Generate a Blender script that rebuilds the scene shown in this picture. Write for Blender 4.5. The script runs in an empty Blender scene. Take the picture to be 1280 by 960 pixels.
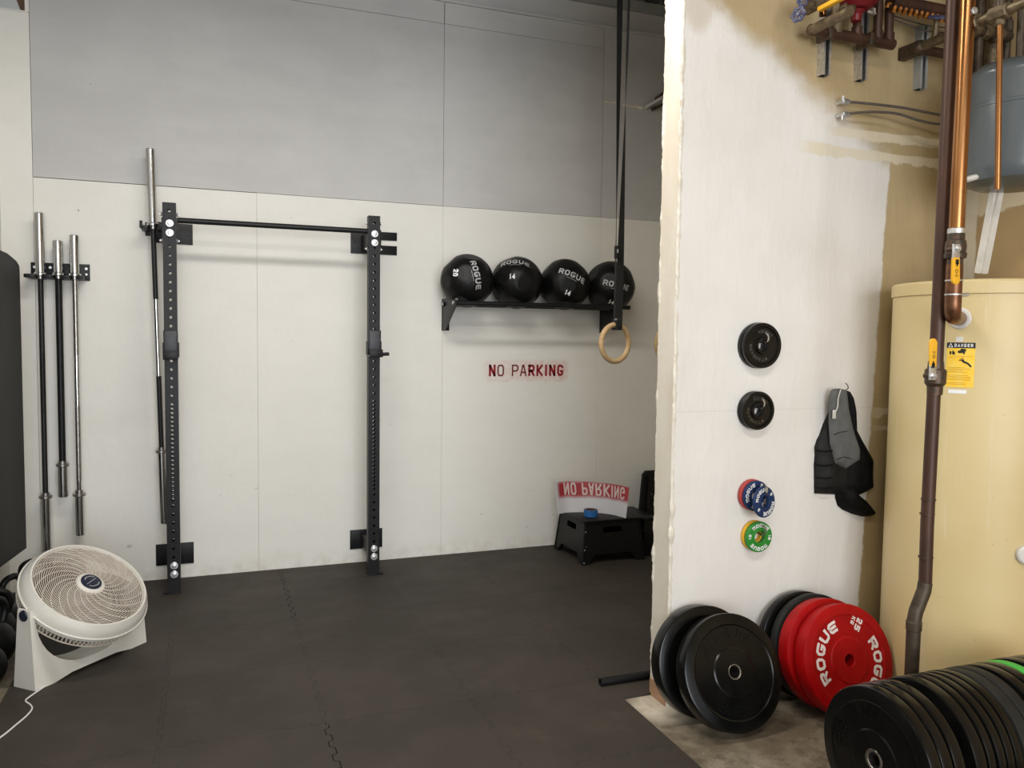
import bpy, bmesh, math, random
from mathutils import Vector, Matrix, noise as mnoise
from mathutils.geometry import delaunay_2d_cdt
random.seed(7)
S = bpy.context.scene
COL = S.collection
PI = math.pi

# ---------------------------------------------------------------- camera
CAM_H = 1.54
F_PX, YAW, PITCH, ROLL = 998.49, 0.361864, 0.0600083, 0.0123084
_f = Vector((math.sin(YAW), math.cos(YAW), 0)); _r = Vector((math.cos(YAW), -math.sin(YAW), 0)); _u = Vector((0, 0, 1))
FW = _f*math.cos(PITCH) - _u*math.sin(PITCH); _u2 = _u*math.cos(PITCH) + _f*math.sin(PITCH)
RT = _r*math.cos(ROLL) + _u2*math.sin(ROLL); UP = _u2*math.cos(ROLL) - _r*math.sin(ROLL)
cd = bpy.data.cameras.new('camera'); cam = bpy.data.objects.new('camera', cd); COL.objects.link(cam)
cd.sensor_width = 36; cd.lens = F_PX/1280*36; cd.clip_start = 0.05
M = Matrix((RT, UP, -FW)).transposed().to_4x4(); M.translation = (0, 0, CAM_H)
cam.matrix_world = M; S.camera = cam

def P(px, py, Y):
    """world point on the plane y=Y seen at pixel (1280x960 frame)"""
    d = FW + RT*((px-640)/F_PX) - UP*((py-480)/F_PX)
    return Vector((0, 0, CAM_H)) + d*(Y/d.y)

# ---------------------------------------------------------------- world and lights
w = bpy.data.worlds.new('world'); S.world = w; w.use_nodes = True
w.node_tree.nodes['Background'].inputs[0].default_value = (0.86, 0.93, 1.0, 1)
w.node_tree.nodes['Background'].inputs[1].default_value = 0.7
def area(name, loc, size, size_y, power, color, rot):
    l = bpy.data.lights.new(name, 'AREA'); l.shape = 'RECTANGLE'; l.size = size; l.size_y = size_y
    l.energy = power; l.color = color
    o = bpy.data.objects.new(name, l); COL.objects.link(o); o.location = loc; o.rotation_euler = rot
    return o
area('strip_light_source', (0.55, 2.95, 3.56), 2.5, 0.35, 66, (1.0, 0.96, 0.90), (0, 0, 0))
area('strip_light_source', (0.75, 0.1, 3.86), 2.2, 0.25, 75, (1.0, 0.95, 0.87), (0, 0, 0))
area('garage_opening_daylight', (0.6, -3.9, 1.7), 3.6, 2.8, 232, (0.93, 0.96, 1.0), (PI/2, 0, 0))
S.view_settings.view_transform = 'Standard'; S.view_settings.look = 'None'
S.view_settings.exposure = 0.06; S.view_settings.gamma = 1.0
S.view_settings.use_curve_mapping = False

# ---------------------------------------------------------------- node helper
class X:
    def __init__(s, t, sock): s.t = t; s.s = sock
    def _m(s, op, *a, rev=False):
        n = s.t.nodes.new('ShaderNodeMath'); n.operation = op
        args = [s]+list(a)
        if rev: args = args[::-1]
        for i, v in enumerate(args):
            if isinstance(v, X): s.t.links.new(v.s, n.inputs[i])
            else: n.inputs[i].default_value = v
        return X(s.t, n.outputs[0])
    def __add__(s, o): return s._m('ADD', o)
    __radd__ = __add__
    def __sub__(s, o): return s._m('SUBTRACT', o)
    def __rsub__(s, o): return s._m('SUBTRACT', o, rev=True)
    def __mul__(s, o): return s._m('MULTIPLY', o)
    __rmul__ = __mul__
    def __truediv__(s, o): return s._m('DIVIDE', o)
    def max(s, o): return s._m('MAXIMUM', o)
    def min(s, o): return s._m('MINIMUM', o)
    def abs(s): return s._m('ABSOLUTE')
    def step(s, a, b):
        n = s.t.nodes.new('ShaderNodeMapRange'); n.interpolation_type = 'SMOOTHSTEP'; n.clamp = True
        s.t.links.new(s.s, n.inputs['Value']); n.inputs['From Min'].default_value = a; n.inputs['From Max'].default_value = b
        return X(s.t, n.outputs['Result'])
def ramp_inv(x): return 1.0 - x
class Mt:
    """small wrapper to write procedural materials"""
    def __init__(s, name, rough=0.6, metal=0.0, color=(0.5, 0.5, 0.5), spec=0.5):
        s.m = bpy.data.materials.new(name); s.m.use_nodes = True; s.t = s.m.node_tree
        s.b = s.t.nodes['Principled BSDF']; s.b.inputs['Roughness'].default_value = rough
        s.b.inputs['Metallic'].default_value = metal; s.b.inputs['Base Color'].default_value = (*color, 1)
        s.b.inputs['Specular IOR Level'].default_value = spec
        s.tc = s.t.nodes.new('ShaderNodeTexCoord')
        sp = s.t.nodes.new('ShaderNodeSeparateXYZ'); s.t.links.new(s.tc.outputs['Object'], sp.inputs[0])
        s.x, s.y, s.z = (X(s.t, sp.outputs[i]) for i in range(3))
    def noise(s, scale, detail=3, stretch=None, rough=0.55, dist=0.0):
        n = s.t.nodes.new('ShaderNodeTexNoise'); n.inputs['Scale'].default_value = scale
        n.inputs['Detail'].default_value = detail; n.inputs['Roughness'].default_value = rough; n.inputs['Distortion'].default_value = dist
        if stretch:
            mp = s.t.nodes.new('ShaderNodeMapping'); mp.inputs['Scale'].default_value = stretch
            s.t.links.new(s.tc.outputs['Object'], mp.inputs[0]); s.t.links.new(mp.outputs[0], n.inputs['Vector'])
        else: s.t.links.new(s.tc.outputs['Object'], n.inputs['Vector'])
        return X(s.t, n.outputs['Fac'])
    def mix(s, fac, a, b):
        n = s.t.nodes.new('ShaderNodeMix'); n.data_type = 'RGBA'
        if isinstance(fac, X): s.t.links.new(fac.s, n.inputs[0])
        else: n.inputs[0].default_value = fac
        for i, c in ((6, a), (7, b)):
            if isinstance(c, tuple): n.inputs[i].default_value = (*c, 1)
            else: s.t.links.new(c, n.inputs[i])
        return n.outputs[2]
    def color(s, c):
        if isinstance(c, tuple): s.b.inputs['Base Color'].default_value = (*c, 1)
        else: s.t.links.new(c, s.b.inputs['Base Color'])
        return s
    def rough(s, x): s.t.links.new(x.s, s.b.inputs['Roughness']); return s
    def bump(s, x, strength=0.3, dist=0.01):
        n = s.t.nodes.new('ShaderNodeBump'); n.inputs['Strength'].default_value = strength; n.inputs['Distance'].default_value = dist
        s.t.links.new(x.s, n.inputs['Height']); s.t.links.new(n.outputs[0], s.b.inputs['Normal']); return s

def simple(name, c1, c2=None, rough=0.6, metal=0.0, scale=20, bump=0.0, bscale=80, stretch=None, spec=0.5):
    m = Mt(name, rough, metal, c1, spec)
    if c2: m.color(m.mix(m.noise(scale, 4, stretch).step(0.35, 0.65), c1, c2))
    if bump: m.bump(m.noise(bscale, 3), bump, 0.002)
    return m.m

# ---------------------------------------------------------------- materials
MAT = {}
MAT['black_steel'] = simple('black_powder_coated_steel', (0.006, 0.006, 0.007), (0.010, 0.010, 0.011), 0.42, 0, 40, 0.15, 300, spec=0.28)
MAT['black_rubber'] = simple('black_bumper_rubber', (0.0025, 0.0025, 0.0025), (0.0045, 0.0045, 0.004), 0.22, 0, 18, 0.03, 120, spec=0.28)
MAT['grey_rubber'] = simple('dull_dark_grey_rubber', (0.014, 0.014, 0.013), (0.020, 0.020, 0.018), 0.55, 0, 18, 0.1, 120, spec=0.2)
MAT['emboss'] = simple('raised_black_lettering', (0.0038, 0.0038, 0.0038), None, 0.28, spec=0.3)
MAT['iron'] = simple('black_enamel_cast_iron', (0.003, 0.003, 0.003), (0.006, 0.0055, 0.005), 0.3, 0, 30, 0.3, 60, spec=0.35)
MAT['iron_letter'] = simple('worn_raised_iron_lettering', (0.09, 0.09, 0.085), None, 0.4)
MAT['iron_letter_dim'] = simple('brown_worn_raised_iron_lettering', (0.075, 0.06, 0.045), None, 0.5)
MAT['red'] = simple('red_bumper_rubber', (0.31, 0.002, 0.003), (0.36, 0.003, 0.004), 0.45, 0, 12, 0.1, 120, spec=0.18)
MAT['red_soft'] = simple('faded_red_rubber', (0.42, 0.045, 0.04), None, 0.5)
MAT['blue'] = simple('navy_blue_rubber', (0.009, 0.028, 0.095), None, 0.5, spec=0.3)
MAT['yellow_rubber'] = simple('yellow_rubber', (0.75, 0.42, 0.02), None, 0.5)
MAT['green'] = simple('green_rubber', (0.015, 0.22, 0.02), None, 0.5)
MAT['green_bright'] = simple('bright_green_rubber', (0.05, 0.40, 0.05), None, 0.5)
MAT['white_letter'] = simple('white_moulded_lettering', (0.82, 0.72, 0.70), None, 0.5)
MAT['pure_white'] = simple('white_print', (0.8, 0.8, 0.8), None, 0.5)
MAT['grey_print'] = simple('pale_grey_print', (0.45, 0.45, 0.46), None, 0.5)
MAT['chrome'] = simple('polished_chrome', (0.55, 0.55, 0.55), None, 0.16, 1.0)
MAT['steel'] = simple('bare_brushed_steel', (0.42, 0.40, 0.38), (0.32, 0.30, 0.28), 0.34, 1.0, 60)
MAT['zinc'] = simple('zinc_plated_steel', (0.72, 0.72, 0.72), (0.55, 0.55, 0.55), 0.35, 0.8, 60)
MAT['black_oxide'] = simple('black_oxide_knurled_steel', (0.018, 0.018, 0.018), (0.03, 0.03, 0.03), 0.38, 0.6, 200, 0.3, 900)
MAT['hole'] = simple('painted_slot_shade', (0.004, 0.004, 0.004), None, 0.8)  # near-black colour standing in for the shade inside the strut channels
MAT['uhmw'] = simple('dark_blue_grey_plastic_liner', (0.035, 0.038, 0.047), (0.05, 0.053, 0.062), 0.5, 0, 30)
MAT['leather'] = simple('black_synthetic_leather', (0.0025, 0.0025, 0.0025), (0.005, 0.005, 0.005), 0.42, 0, 25, 0.5, 60, spec=0.25)
MAT['wood_ring'] = simple('pale_birch_wood', (0.60, 0.42, 0.22), (0.50, 0.33, 0.16), 0.5, 0, 8, 0, 80, (1, 1, 8))
MAT['webbing'] = simple('black_nylon_webbing', (0.006, 0.006, 0.006), (0.012, 0.012, 0.012), 0.75, 0, 300)
MAT['kettlebell'] = simple('black_kettlebell_coating', (0.003, 0.003, 0.003), (0.007, 0.007, 0.006), 0.42, 0, 30, 0.3, 150, spec=0.25)
MAT['foam'] = simple('charcoal_foam_cover', (0.018, 0.018, 0.017), (0.023, 0.023, 0.022), 0.6, 0, 6, 0.2, 200, spec=0.25)
MAT['vest_black'] = simple('black_neoprene', (0.003, 0.003, 0.003), (0.006, 0.006, 0.006), 0.7, 0, 40, 0.5, 30, spec=0.15)
MAT['vest_pocket'] = simple('dark_ribbed_nylon', (0.009, 0.009, 0.0085), (0.017, 0.017, 0.016), 0.6, 0, 14, 0.5, 40, spec=0.2)
MAT['vest_grey'] = simple('grey_mesh_fabric', (0.095, 0.097, 0.095), (0.115, 0.115, 0.112), 0.8, 0, 20, 0.5, 50)
MAT['fan_white'] = simple('off_white_fan_plastic', (0.64, 0.62, 0.56), (0.68, 0.66, 0.61), 0.4, 0, 8)
MAT['fan_grille'] = simple('dusty_cream_grille_plastic', (0.66, 0.60, 0.52), (0.56, 0.49, 0.42), 0.5, 0, 14)
MAT['fan_blade'] = simple('dusty_beige_blade', (0.085, 0.062, 0.045), (0.05, 0.038, 0.028), 0.6, 0, 10)
MAT['navy_badge'] = simple('dark_navy_badge', (0.008, 0.013, 0.03), None, 0.35)
MAT['cord_white'] = simple('white_cord', (0.72, 0.71, 0.68), None, 0.5)
MAT['copper'] = simple('bright_copper_pipe', (0.40, 0.19, 0.075), (0.27, 0.12, 0.045), 0.24, 1.0, 14, 0, 80, (1, 1, 0.15))
MAT['brown_pipe'] = simple('oxidised_brown_copper_pipe', (0.085, 0.040, 0.026), (0.055, 0.028, 0.020), 0.45, 0.4, 10, 0, 80, (1, 1, 0.3))
MAT['brown_low'] = simple('oxidised_grey_brown_copper_pipe', (0.075, 0.055, 0.037), (0.045, 0.03, 0.02), 0.5, 0.4, 20)
MAT['bronze'] = simple('tarnished_bronze', (0.10, 0.055, 0.035), (0.05, 0.045, 0.03), 0.45, 0.5, 60, 0.3, 100)
MAT['olive_brass'] = simple('dull_olive_brass', (0.17, 0.13, 0.075), (0.10, 0.07, 0.04), 0.5, 0.5, 40, 0.3, 100)
MAT['yellow_handle'] = simple('yellow_vinyl_handle', (0.80, 0.42, 0.02), None, 0.45)
MAT['handwheel'] = simple('blue_enamel_handwheel', (0.03, 0.035, 0.10), (0.10, 0.10, 0.15), 0.5, 0, 30)
MAT['pump_red'] = simple('dark_red_enamel', (0.16, 0.006, 0.012), None, 0.4)
MAT['insulation'] = simple('orange_twisted_wrap', (0.48, 0.18, 0.02), (0.25, 0.08, 0.01), 0.5, 0, 60)
MAT['hose'] = simple('grey_brown_tubing', (0.12, 0.095, 0.08), (0.2, 0.18, 0.16), 0.4, 0.5, 200)
MAT['tank_grey'] = simple('blue_grey_enamel', (0.080, 0.093, 0.100), (0.090, 0.103, 0.110), 0.25, 0, 4)
MAT['label_yellow'] = simple('yellow_warning_label', (0.90, 0.55, 0.03), (0.86, 0.60, 0.10), 0.5, 0, 30)
MAT['label_black'] = simple('label_black_ink', (0.01, 0.01, 0.01), None, 0.6)
MAT['label_brown'] = simple('label_small_print', (0.42, 0.22, 0.02), None, 0.6)
MAT['white_plastic'] = simple('white_plastic', (0.66, 0.64, 0.60), (0.58, 0.56, 0.52), 0.45, 0, 12)
MAT['blue_tape'] = simple('blue_masking_tape', (0.015, 0.12, 0.36), None, 0.6)
MAT['compound'] = simple('rough_joint_compound', (0.78, 0.74, 0.66), (0.66, 0.60, 0.50), 0.85, 0, 20, 0.6, 80)
MAT['wood_block'] = simple('raw_pinkish_wood', (0.46, 0.29, 0.18), (0.36, 0.21, 0.12), 0.8, 0, 10, 0.2, 80, (1, 1, 12))
MAT['brown_board'] = simple('brown_wood_stud', (0.12, 0.07, 0.04), (0.09, 0.05, 0.03), 0.8, 0, 10)
MAT['pale_board'] = simple('pale_grey_board', (0.50, 0.53, 0.53), None, 0.8)
MAT['deck'] = simple('dark_galvanised_deck', (0.10, 0.10, 0.10), (0.07, 0.07, 0.07), 0.6, 0.3, 8)
MAT['deck_trim'] = simple('grey_painted_steel', (0.36, 0.37, 0.36), (0.32, 0.33, 0.32), 0.6, 0, 8)
MAT['backing'] = simple('brown_gap_backing', (0.10, 0.04, 0.025), (0.05, 0.03, 0.02), 0.9, 0, 3)

def wallpaint(name, c, c2, haze=False):
    m = Mt(name, 0.62, 0, c)
    big = (m.noise(1.4, 5).step(0.3, 0.7)+m.noise(5, 4, (0.5, 1, 1.6)).step(0.4, 0.65)*0.5)*0.7
    fine = m.noise(30, 3, (0.5, 1, 0.6)).step(0.45, 0.8)
    col = m.mix(big*0.8, c, c2)
    col = m.mix(fine*0.10, col, tuple(v*0.8 for v in c))
    sc = m.noise(9, 2, (1.0, 1, 2.2)).step(0.71, 0.77)*m.z.step(1.2, 0.3)*0.5       # scuffs on the lower wall
    col = m.mix(sc, col, (0.30, 0.28, 0.24))
    grime = (m.z*-1.0).step(-0.14, 0.02)*m.noise(14, 4).step(0.3, 0.75)*0.35
    col = m.mix(grime, col, (0.40, 0.33, 0.24))
    spot = m.noise(23, 1).step(0.80, 0.815)*0.7
    col = m.mix(spot, col, (0.2, 0.19, 0.17))
    if haze:   # overspray round the stencilled words
        dx = ((m.x-2.135).abs()-0.29).max(0.0); dz = ((m.z-1.294+(m.x-2.135)*0.0).abs()-0.035).max(0.0)
        d = (dx*dx+dz*dz)
        h = d.step(0.0028, 0.0)*m.noise(35, 2).step(0.15, 0.75)*0.42*(m.x.step(1.75, 2.3)*0.6+0.4)
        col = m.mix(h, col, (0.62, 0.16, 0.15))
        r = ((m.x-2.135).abs()-0.27).max(0.0).step(0.05, 0.0)*((m.z-1.215).abs()).step(0.022, 0.0)*m.noise(9, 2, (1, 1, 3)).step(0.5, 0.62)*0.3
        col = m.mix(r, col, (0.6, 0.3, 0.26))
    m.color(col); m.bump(m.noise(40, 5, (0.8, 1, 0.5)), 0.35, 0.003)
    return m.m
MAT['panel_low'] = wallpaint('cream_white_painted_plywood', (0.80, 0.785, 0.735), (0.755, 0.74, 0.685), True)
MAT['panel_up'] = wallpaint('grey_primed_plywood', (0.495, 0.490, 0.483), (0.58, 0.575, 0.562))
MAT['wall_side'] = wallpaint('white_painted_side_wall', (0.72, 0.71, 0.67), (0.68, 0.67, 0.62))

def partition_mat():
    m = Mt('part_painted_drywall', 0.75)
    n = m.noise(3.2, 4)-0.5; n2 = m.noise(14, 4)-0.5
    xb = 2.79+m.z*0.0413
    right = (m.x-xb+n2*0.03).step(-0.006, 0.008)
    zb = 2.27+(2.9-m.x)*0.62+n*0.26+n2*0.08
    top = (m.z-zb).step(-0.05, 0.13)
    dx = m.x-1.86; dz = m.z-2.95
    top = top.max((dx*dx*3.0+dz*dz*0.6+n2*0.01).step(0.026, 0.010)*0.4)
    front = m.y.step(2.86, 2.84)
    tan = right.max(top)
    white = m.mix(m.noise(2.0, 5).step(0.3, 0.75), (0.80, 0.775, 0.74), (0.73, 0.70, 0.655))
    tanc = m.mix(m.noise(2.6, 4).step(0.3, 0.7), (0.40, 0.30, 0.155), (0.48, 0.37, 0.205))
    col = m.mix(tan, white, tanc)
    def band(z0, z1, x0, col, k, a=0.05):
        e = n2*a
        f = ((m.z+e)-z0).step(-0.004, 0.004)*(z1-(m.z+n*a))._m('ADD', 0.0).step(-0.004, 0.004)*m.x.step(x0, x0+0.12)
        return m.mix(f*k, col, (0.74, 0.66, 0.50))
    col = band(2.435, 2.475, 2.50, col, 0.75)
    col = band(2.345, 2.39, 2.35, col, 0.8)
    col = band(1.19, 1.235, 2.80, col, 0.7, 0.06); col = band(1.125, 1.15, 2.82, col, 0.6, 0.05)
    # taped seam showing faintly through the white paint, trowel marks
    seam = ((m.z-1.235+n2*0.01).abs()).step(0.005, 0.0)*0.25*(1.0-right)
    col = m.mix(seam, col, (0.55, 0.5, 0.43))
    m.color(col)
    tr = m.noise(7, 5, (1.6, 1, 0.5), 0.6).step(0.42, 0.7)
    m.bump(tr+m.noise(45, 3)*0.3, 0.28, 0.006)
    return m.m
MAT['partition'] = partition_mat()
def edge_mat():
    m = Mt('bare_drywall_edge', 0.8)
    m.color(m.mix(m.noise(6, 4, (1, 1, 0.3)).step(0.35, 0.65), (0.70, 0.63, 0.52), (0.76, 0.71, 0.62)))
    m.bump(m.noise(30, 4), 0.4, 0.004); return m.m
MAT['edge'] = edge_mat()
def rightwall_mat():
    m = Mt('bare_tan_drywall_with_compound', 0.8)
    n2 = m.noise(9, 4)-0.5; n = m.noise(5, 4)-0.5
    col = m.mix(m.noise(2.2, 4).step(0.3, 0.7), (0.46, 0.33, 0.165), (0.40, 0.28, 0.14))
    zc = m.z+n2*0.10
    f = (zc-2.14).step(-0.006, 0.006)*(2.27-(m.z+n*0.10)).step(-0.006, 0.006)
    col = m.mix(f*0.85, col, (0.70, 0.62, 0.46))
    v = (m.y+n2*0.02-2.775).step(-0.006, 0.006)
    col = m.mix(v*0.9, col, (0.72, 0.66, 0.54))
    m.color(col); m.bump(m.noise(14, 5), 0.4, 0.006); return m.m
MAT['right_wall'] = rightwall_mat()
def concrete_mat():
    m = Mt('stained_concrete', 0.6)
    a = m.noise(3.5, 6, None, 0.65); b = m.noise(16, 6, None, 0.7); c = m.noise(60, 3)
    col = m.mix(a.step(0.38, 0.66), (0.115, 0.088, 0.058), (0.235, 0.20, 0.145))
    col = m.mix(b.step(0.45, 0.70)*0.75, col, (0.060, 0.046, 0.030))
    col = m.mix(c.step(0.66, 0.78)*0.5, col, (0.48, 0.45, 0.38))
    dx = m.x-1.78; dy = m.y-2.84
    d = dx*dx+dy*dy
    col = m.mix(d.step(0.035, 0.004)*(b.step(0.2, 0.7)*0.5+0.5)*0.9, col, (0.66, 0.58, 0.46))   # spilled compound dust at the wall corner
    m.color(col); m.bump(b, 0.3, 0.006); m.rough(b*0.3+0.42); return m.m
MAT['concrete'] = concrete_mat()
def mat_mat():
    m = Mt('charcoal_foam_mat', 0.7, spec=0.35)
    g = m.t.nodes.new('ShaderNodeNewGeometry'); gs = m.t.nodes.new('ShaderNodeVectorMath'); gs.operation = 'SCALE'; gs.inputs['Scale'].default_value = 1
    m.t.links.new(g.outputs['Position'], gs.inputs[0])
    def nz(scale, detail=4, rough=0.6):
        n = m.t.nodes.new('ShaderNodeTexNoise'); n.inputs['Scale'].default_value = scale; n.inputs['Detail'].default_value = detail; n.inputs['Roughness'].default_value = rough
        m.t.links.new(gs.outputs[0], n.inputs['Vector']); return X(m.t, n.outputs['Fac'])
    col = m.mix(nz(1.6, 5).step(0.35, 0.68), (0.032, 0.026, 0.020), (0.046, 0.037, 0.029))
    col = m.mix(nz(4.5, 6, 0.75).step(0.52, 0.76)*0.55, col, (0.070, 0.056, 0.042))
    col = m.mix(nz(11, 2).step(0.76, 0.80)*0.35, col, (0.13, 0.115, 0.10))
    m.color(col); m.bump(nz(130, 3), 0.12, 0.002); m.rough(nz(5, 4)*0.28+0.50)
    return m.m
MAT['mat'] = mat_mat()
def heater_mat():
    m = Mt('aged_cream_enamel', 0.42)
    st = m.noise(9, 5, (1.6, 1.6, 0.09), 0.7)
    col = m.mix(m.noise(1.6, 4).step(0.3, 0.7), (0.58, 0.455, 0.225), (0.64, 0.52, 0.28))
    col = m.mix(st.step(0.60, 0.75)*0.5, col, (0.78, 0.74, 0.62))
    col = m.mix(m.noise(42, 2).step(0.74, 0.77)*0.6, col, (0.30, 0.19, 0.09))
    m.color(col); return m.m
MAT['heater'] = heater_mat()
def stencil_mat():
    m = Mt('sprayed_stencil_sheet', 0.45)
    nb = m.noise(10, 3)-0.5
    dz = (m.z-0.158+nb*0.03).abs(); f = dz.step(0.072, 0.036)*((m.x-0.262).abs()).step(0.235, 0.20)
    col = m.mix(f*0.97, (0.60, 0.60, 0.63), (0.34, 0.005, 0.016))
    m.color(col); return m.m
MAT['stencil'] = stencil_mat()
MAT['stencil_red'] = simple('red_spray_paint', (0.22, 0.004, 0.012), (0.32, 0.01, 0.02), 0.6, 0, 60)
MAT['stencil_dark'] = simple('thin_dark_red_spray_paint', (0.13, 0.012, 0.014), (0.2, 0.008, 0.016), 0.6, 0, 60)
MAT['cutout_pale'] = simple('pale_letter_cutout', (0.62, 0.50, 0.48), None, 0.6)
def stool_mat():
    m = Mt('scratched_black_plastic', 0.42, spec=0.25)
    a = m.noise(45, 4, (0.5, 0.5, 3)).step(0.66, 0.74)
    col = m.mix(a*0.25, (0.005, 0.005, 0.005), (0.16, 0.15, 0.13))
    col = m.mix(m.noise(70, 1).step(0.78, 0.80)*0.8, col, (0.5, 0.48, 0.42))
    m.color(col); m.bump(m.noise(120, 2), 0.2, 0.002); return m.m
MAT['stool'] = stool_mat()

# ---------------------------------------------------------------- mesh helpers
def obj(name, bm, mat, parent=None, smooth=30, recalc=True):
    if recalc: bmesh.ops.recalc_face_normals(bm, faces=bm.faces)
    me = bpy.data.meshes.new(name); bm.to_mesh(me); bm.free()
    if smooth:
        for p_ in me.polygons: p_.use_smooth = True
        me.set_sharp_from_angle(angle=math.radians(smooth))
    me.materials.append(MAT[mat] if isinstance(mat, str) else mat)
    o = bpy.data.objects.new(name, me); COL.objects.link(o)
    if parent: o.parent = parent
    return o
def thing(name, label, cat, loc=(0, 0, 0), mat=None, group=None):
    o = bpy.data.objects.new(name, None); COL.objects.link(o); o.empty_display_size = 0.05
    if mat is not None: o.matrix_world = mat
    else: o.location = loc
    return tag(o, label, cat, group)
def tag(o, label, cat, group=None, kind=None):
    o['label'] = label; o['category'] = cat
    if group: o['group'] = group
    if kind: o['kind'] = kind
    return o
def struct(name, bm, mat, smooth=0, label=None, parent=None):
    o = obj(name, bm, mat, parent, smooth)
    if not parent: o['kind'] = 'structure'
    if label: o['label'] = label
    return o
def dup(root, label=None):
    r = root.copy(); COL.objects.link(r)
    for ch in list(root.children):
        c = ch.copy(); COL.objects.link(c); c.parent = r
        for g in list(ch.children):
            d = g.copy(); COL.objects.link(d); d.parent = c
    if label: r['label'] = label
    return r
def frame(c, az=0.0, el=0.0, spin=0.0):
    """local z = facing normal; x = right seen from the front; y = up"""
    n = Vector((math.sin(az)*math.cos(el), -math.cos(az)*math.cos(el), math.sin(el)))
    x = Vector((math.cos(az), math.sin(az), 0)); y = n.cross(x)
    m = Matrix((x, y, n)).transposed().to_4x4(); m.translation = c
    return m @ Matrix.Rotation(spin, 4, 'Z')
def box(bm, x0, x1, y0, y1, z0, z1, bev=0.0, mat=None, seg=2):
    vs = [bm.verts.new(v) for v in ((x0,y0,z0),(x1,y0,z0),(x1,y1,z0),(x0,y1,z0),(x0,y0,z1),(x1,y0,z1),(x1,y1,z1),(x0,y1,z1))]
    fs = [bm.faces.new([vs[i] for i in q]) for q in ((3,2,1,0),(4,5,6,7),(0,1,5,4),(1,2,6,5),(2,3,7,6),(3,0,4,7))]
    if bev > 0:
        es = list({e for f in fs for e in f.edges})
        r = bmesh.ops.bevel(bm, geom=es, offset=bev, segments=seg, affect='EDGES', profile=0.5)
        vs = list({v for f in r['faces'] for v in f.verts} | {v for v in vs if v.is_valid})
    if mat is not None: bmesh.ops.transform(bm, matrix=mat, verts=vs)
    return bm
def B(): return bmesh.new()
def lathe(bm, prof, seg=48, mat=None, cap=True, closed=False):
    """prof: list of (r, z) revolved about local z"""
    rings = []
    for r, z in prof:
        if r < 1e-6: rings.append([bm.verts.new((0, 0, z))])
        else: rings.append([bm.verts.new((r*math.cos(2*PI*i/seg), r*math.sin(2*PI*i/seg), z)) for i in range(seg)])
    pairs = list(zip(rings[:-1], rings[1:]))
    if closed: pairs.append((rings[-1], rings[0]))
    for a, b in pairs:
        for i in range(seg):
            j = (i+1) % seg
            if len(a) == 1 and len(b) == 1: continue
            if len(a) == 1: bm.faces.new((a[0], b[i], b[j]))
            elif len(b) == 1: bm.faces.new((a[i], b[0], a[j]))
            else: bm.faces.new((a[i], b[i], b[j], a[j]))
    if cap and not closed:
        for rg in (rings[0], rings[-1]):
            if len(rg) > 1: bm.faces.new(rg)
    if mat is not None: bmesh.ops.transform(bm, matrix=mat, verts=[v for rg in rings for v in rg])
    return bm
def axis_mat(a, b):
    a = Vector(a); b = Vector(b); d = (b-a); z = d.normalized()
    q = z.to_track_quat('Z', 'Y'); m = q.to_matrix().to_4x4(); m.translation = a
    return m, d.length
def cyl(bm, a, b, r, r2=None, seg=24, bev=0.0):
    m, L = axis_mat(a, b); r2 = r if r2 is None else r2
    pr = [(r, 0), (r2, L)] if not bev else [(r-bev, 0), (r, bev), (r2, L-bev), (r2-bev, L)]
    return lathe(bm, pr, seg, m)
def tube(bm, pts, r, seg=12, closed=False, smooth_n=0, radii=None):
    pts = [Vector(p_) for p_ in pts]
    if smooth_n:
        out = []
        n = len(pts)
        for i in range(n-1 if not closed else n):
            p0 = pts[(i-1) % n] if (i > 0 or closed) else pts[i]; p1 = pts[i]; p2 = pts[(i+1) % n]
            p3 = pts[(i+2) % n] if (i+2 < n or closed) else p2
            for k in range(smooth_n):
                t = k/smooth_n
                out.append(0.5*((2*p1)+(-p0+p2)*t+(2*p0-5*p1+4*p2-p3)*t*t+(-p0+3*p1-3*p2+p3)*t*t*t))
        if not closed: out.append(pts[-1])
        pts = out
    n = len(pts); rings = []; up = None
    for i, p_ in enumerate(pts):
        if closed: t = (pts[(i+1) % n]-pts[i-1]).normalized()
        else: t = (pts[min(i+1, n-1)]-pts[max(i-1, 0)]).normalized()
        if up is None: up = t.orthogonal().normalized()
        else:
            up = (up - t*up.dot(t))
            up = up.normalized() if up.length > 1e-6 else t.orthogonal().normalized()
        s = t.cross(up); rr = radii[i] if radii else r
        rings.append([bm.verts.new(p_+rr*(math.cos(2*PI*k/seg)*up+math.sin(2*PI*k/seg)*s)) for k in range(seg)])
    for i in range(n-1 if not closed else n):
        a, b = rings[i], rings[(i+1) % n]
        off = 0
        if closed and i == n-1:
            off = min(range(seg), key=lambda o: (a[0].co-b[o].co).length)
        for k in range(seg):
            bm.faces.new((a[k], a[(k+1) % seg], b[(k+1+off) % seg], b[(k+off) % seg]))
    if not closed:
        bm.faces.new(rings[0][::-1]); bm.faces.new(rings[-1])
    return bm
def prism(bm, pts, d, mat=None, bev=0.0):
    """extrude 2-D outline (x, y) from z=0 to z=d"""
    a = [bm.verts.new((x, y, 0)) for x, y in pts]; b = [bm.verts.new((x, y, d)) for x, y in pts]
    n = len(pts); fs = [bm.faces.new(a[::-1]), bm.faces.new(b)]
    for i in range(n): fs.append(bm.faces.new((a[i], a[(i+1) % n], b[(i+1) % n], b[i])))
    vs = a+b
    if bev:
        es = [e for e in fs[1].edges]+[e for e in fs[0].edges]
        r = bmesh.ops.bevel(bm, geom=es, offset=bev, segments=2, affect='EDGES', profile=0.5)
        vs = list({v for f in r['faces'] for v in f.verts} | {v for v in vs if v.is_valid})
    if mat is not None: bmesh.ops.transform(bm, matrix=mat, verts=vs)
    return bm
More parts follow.
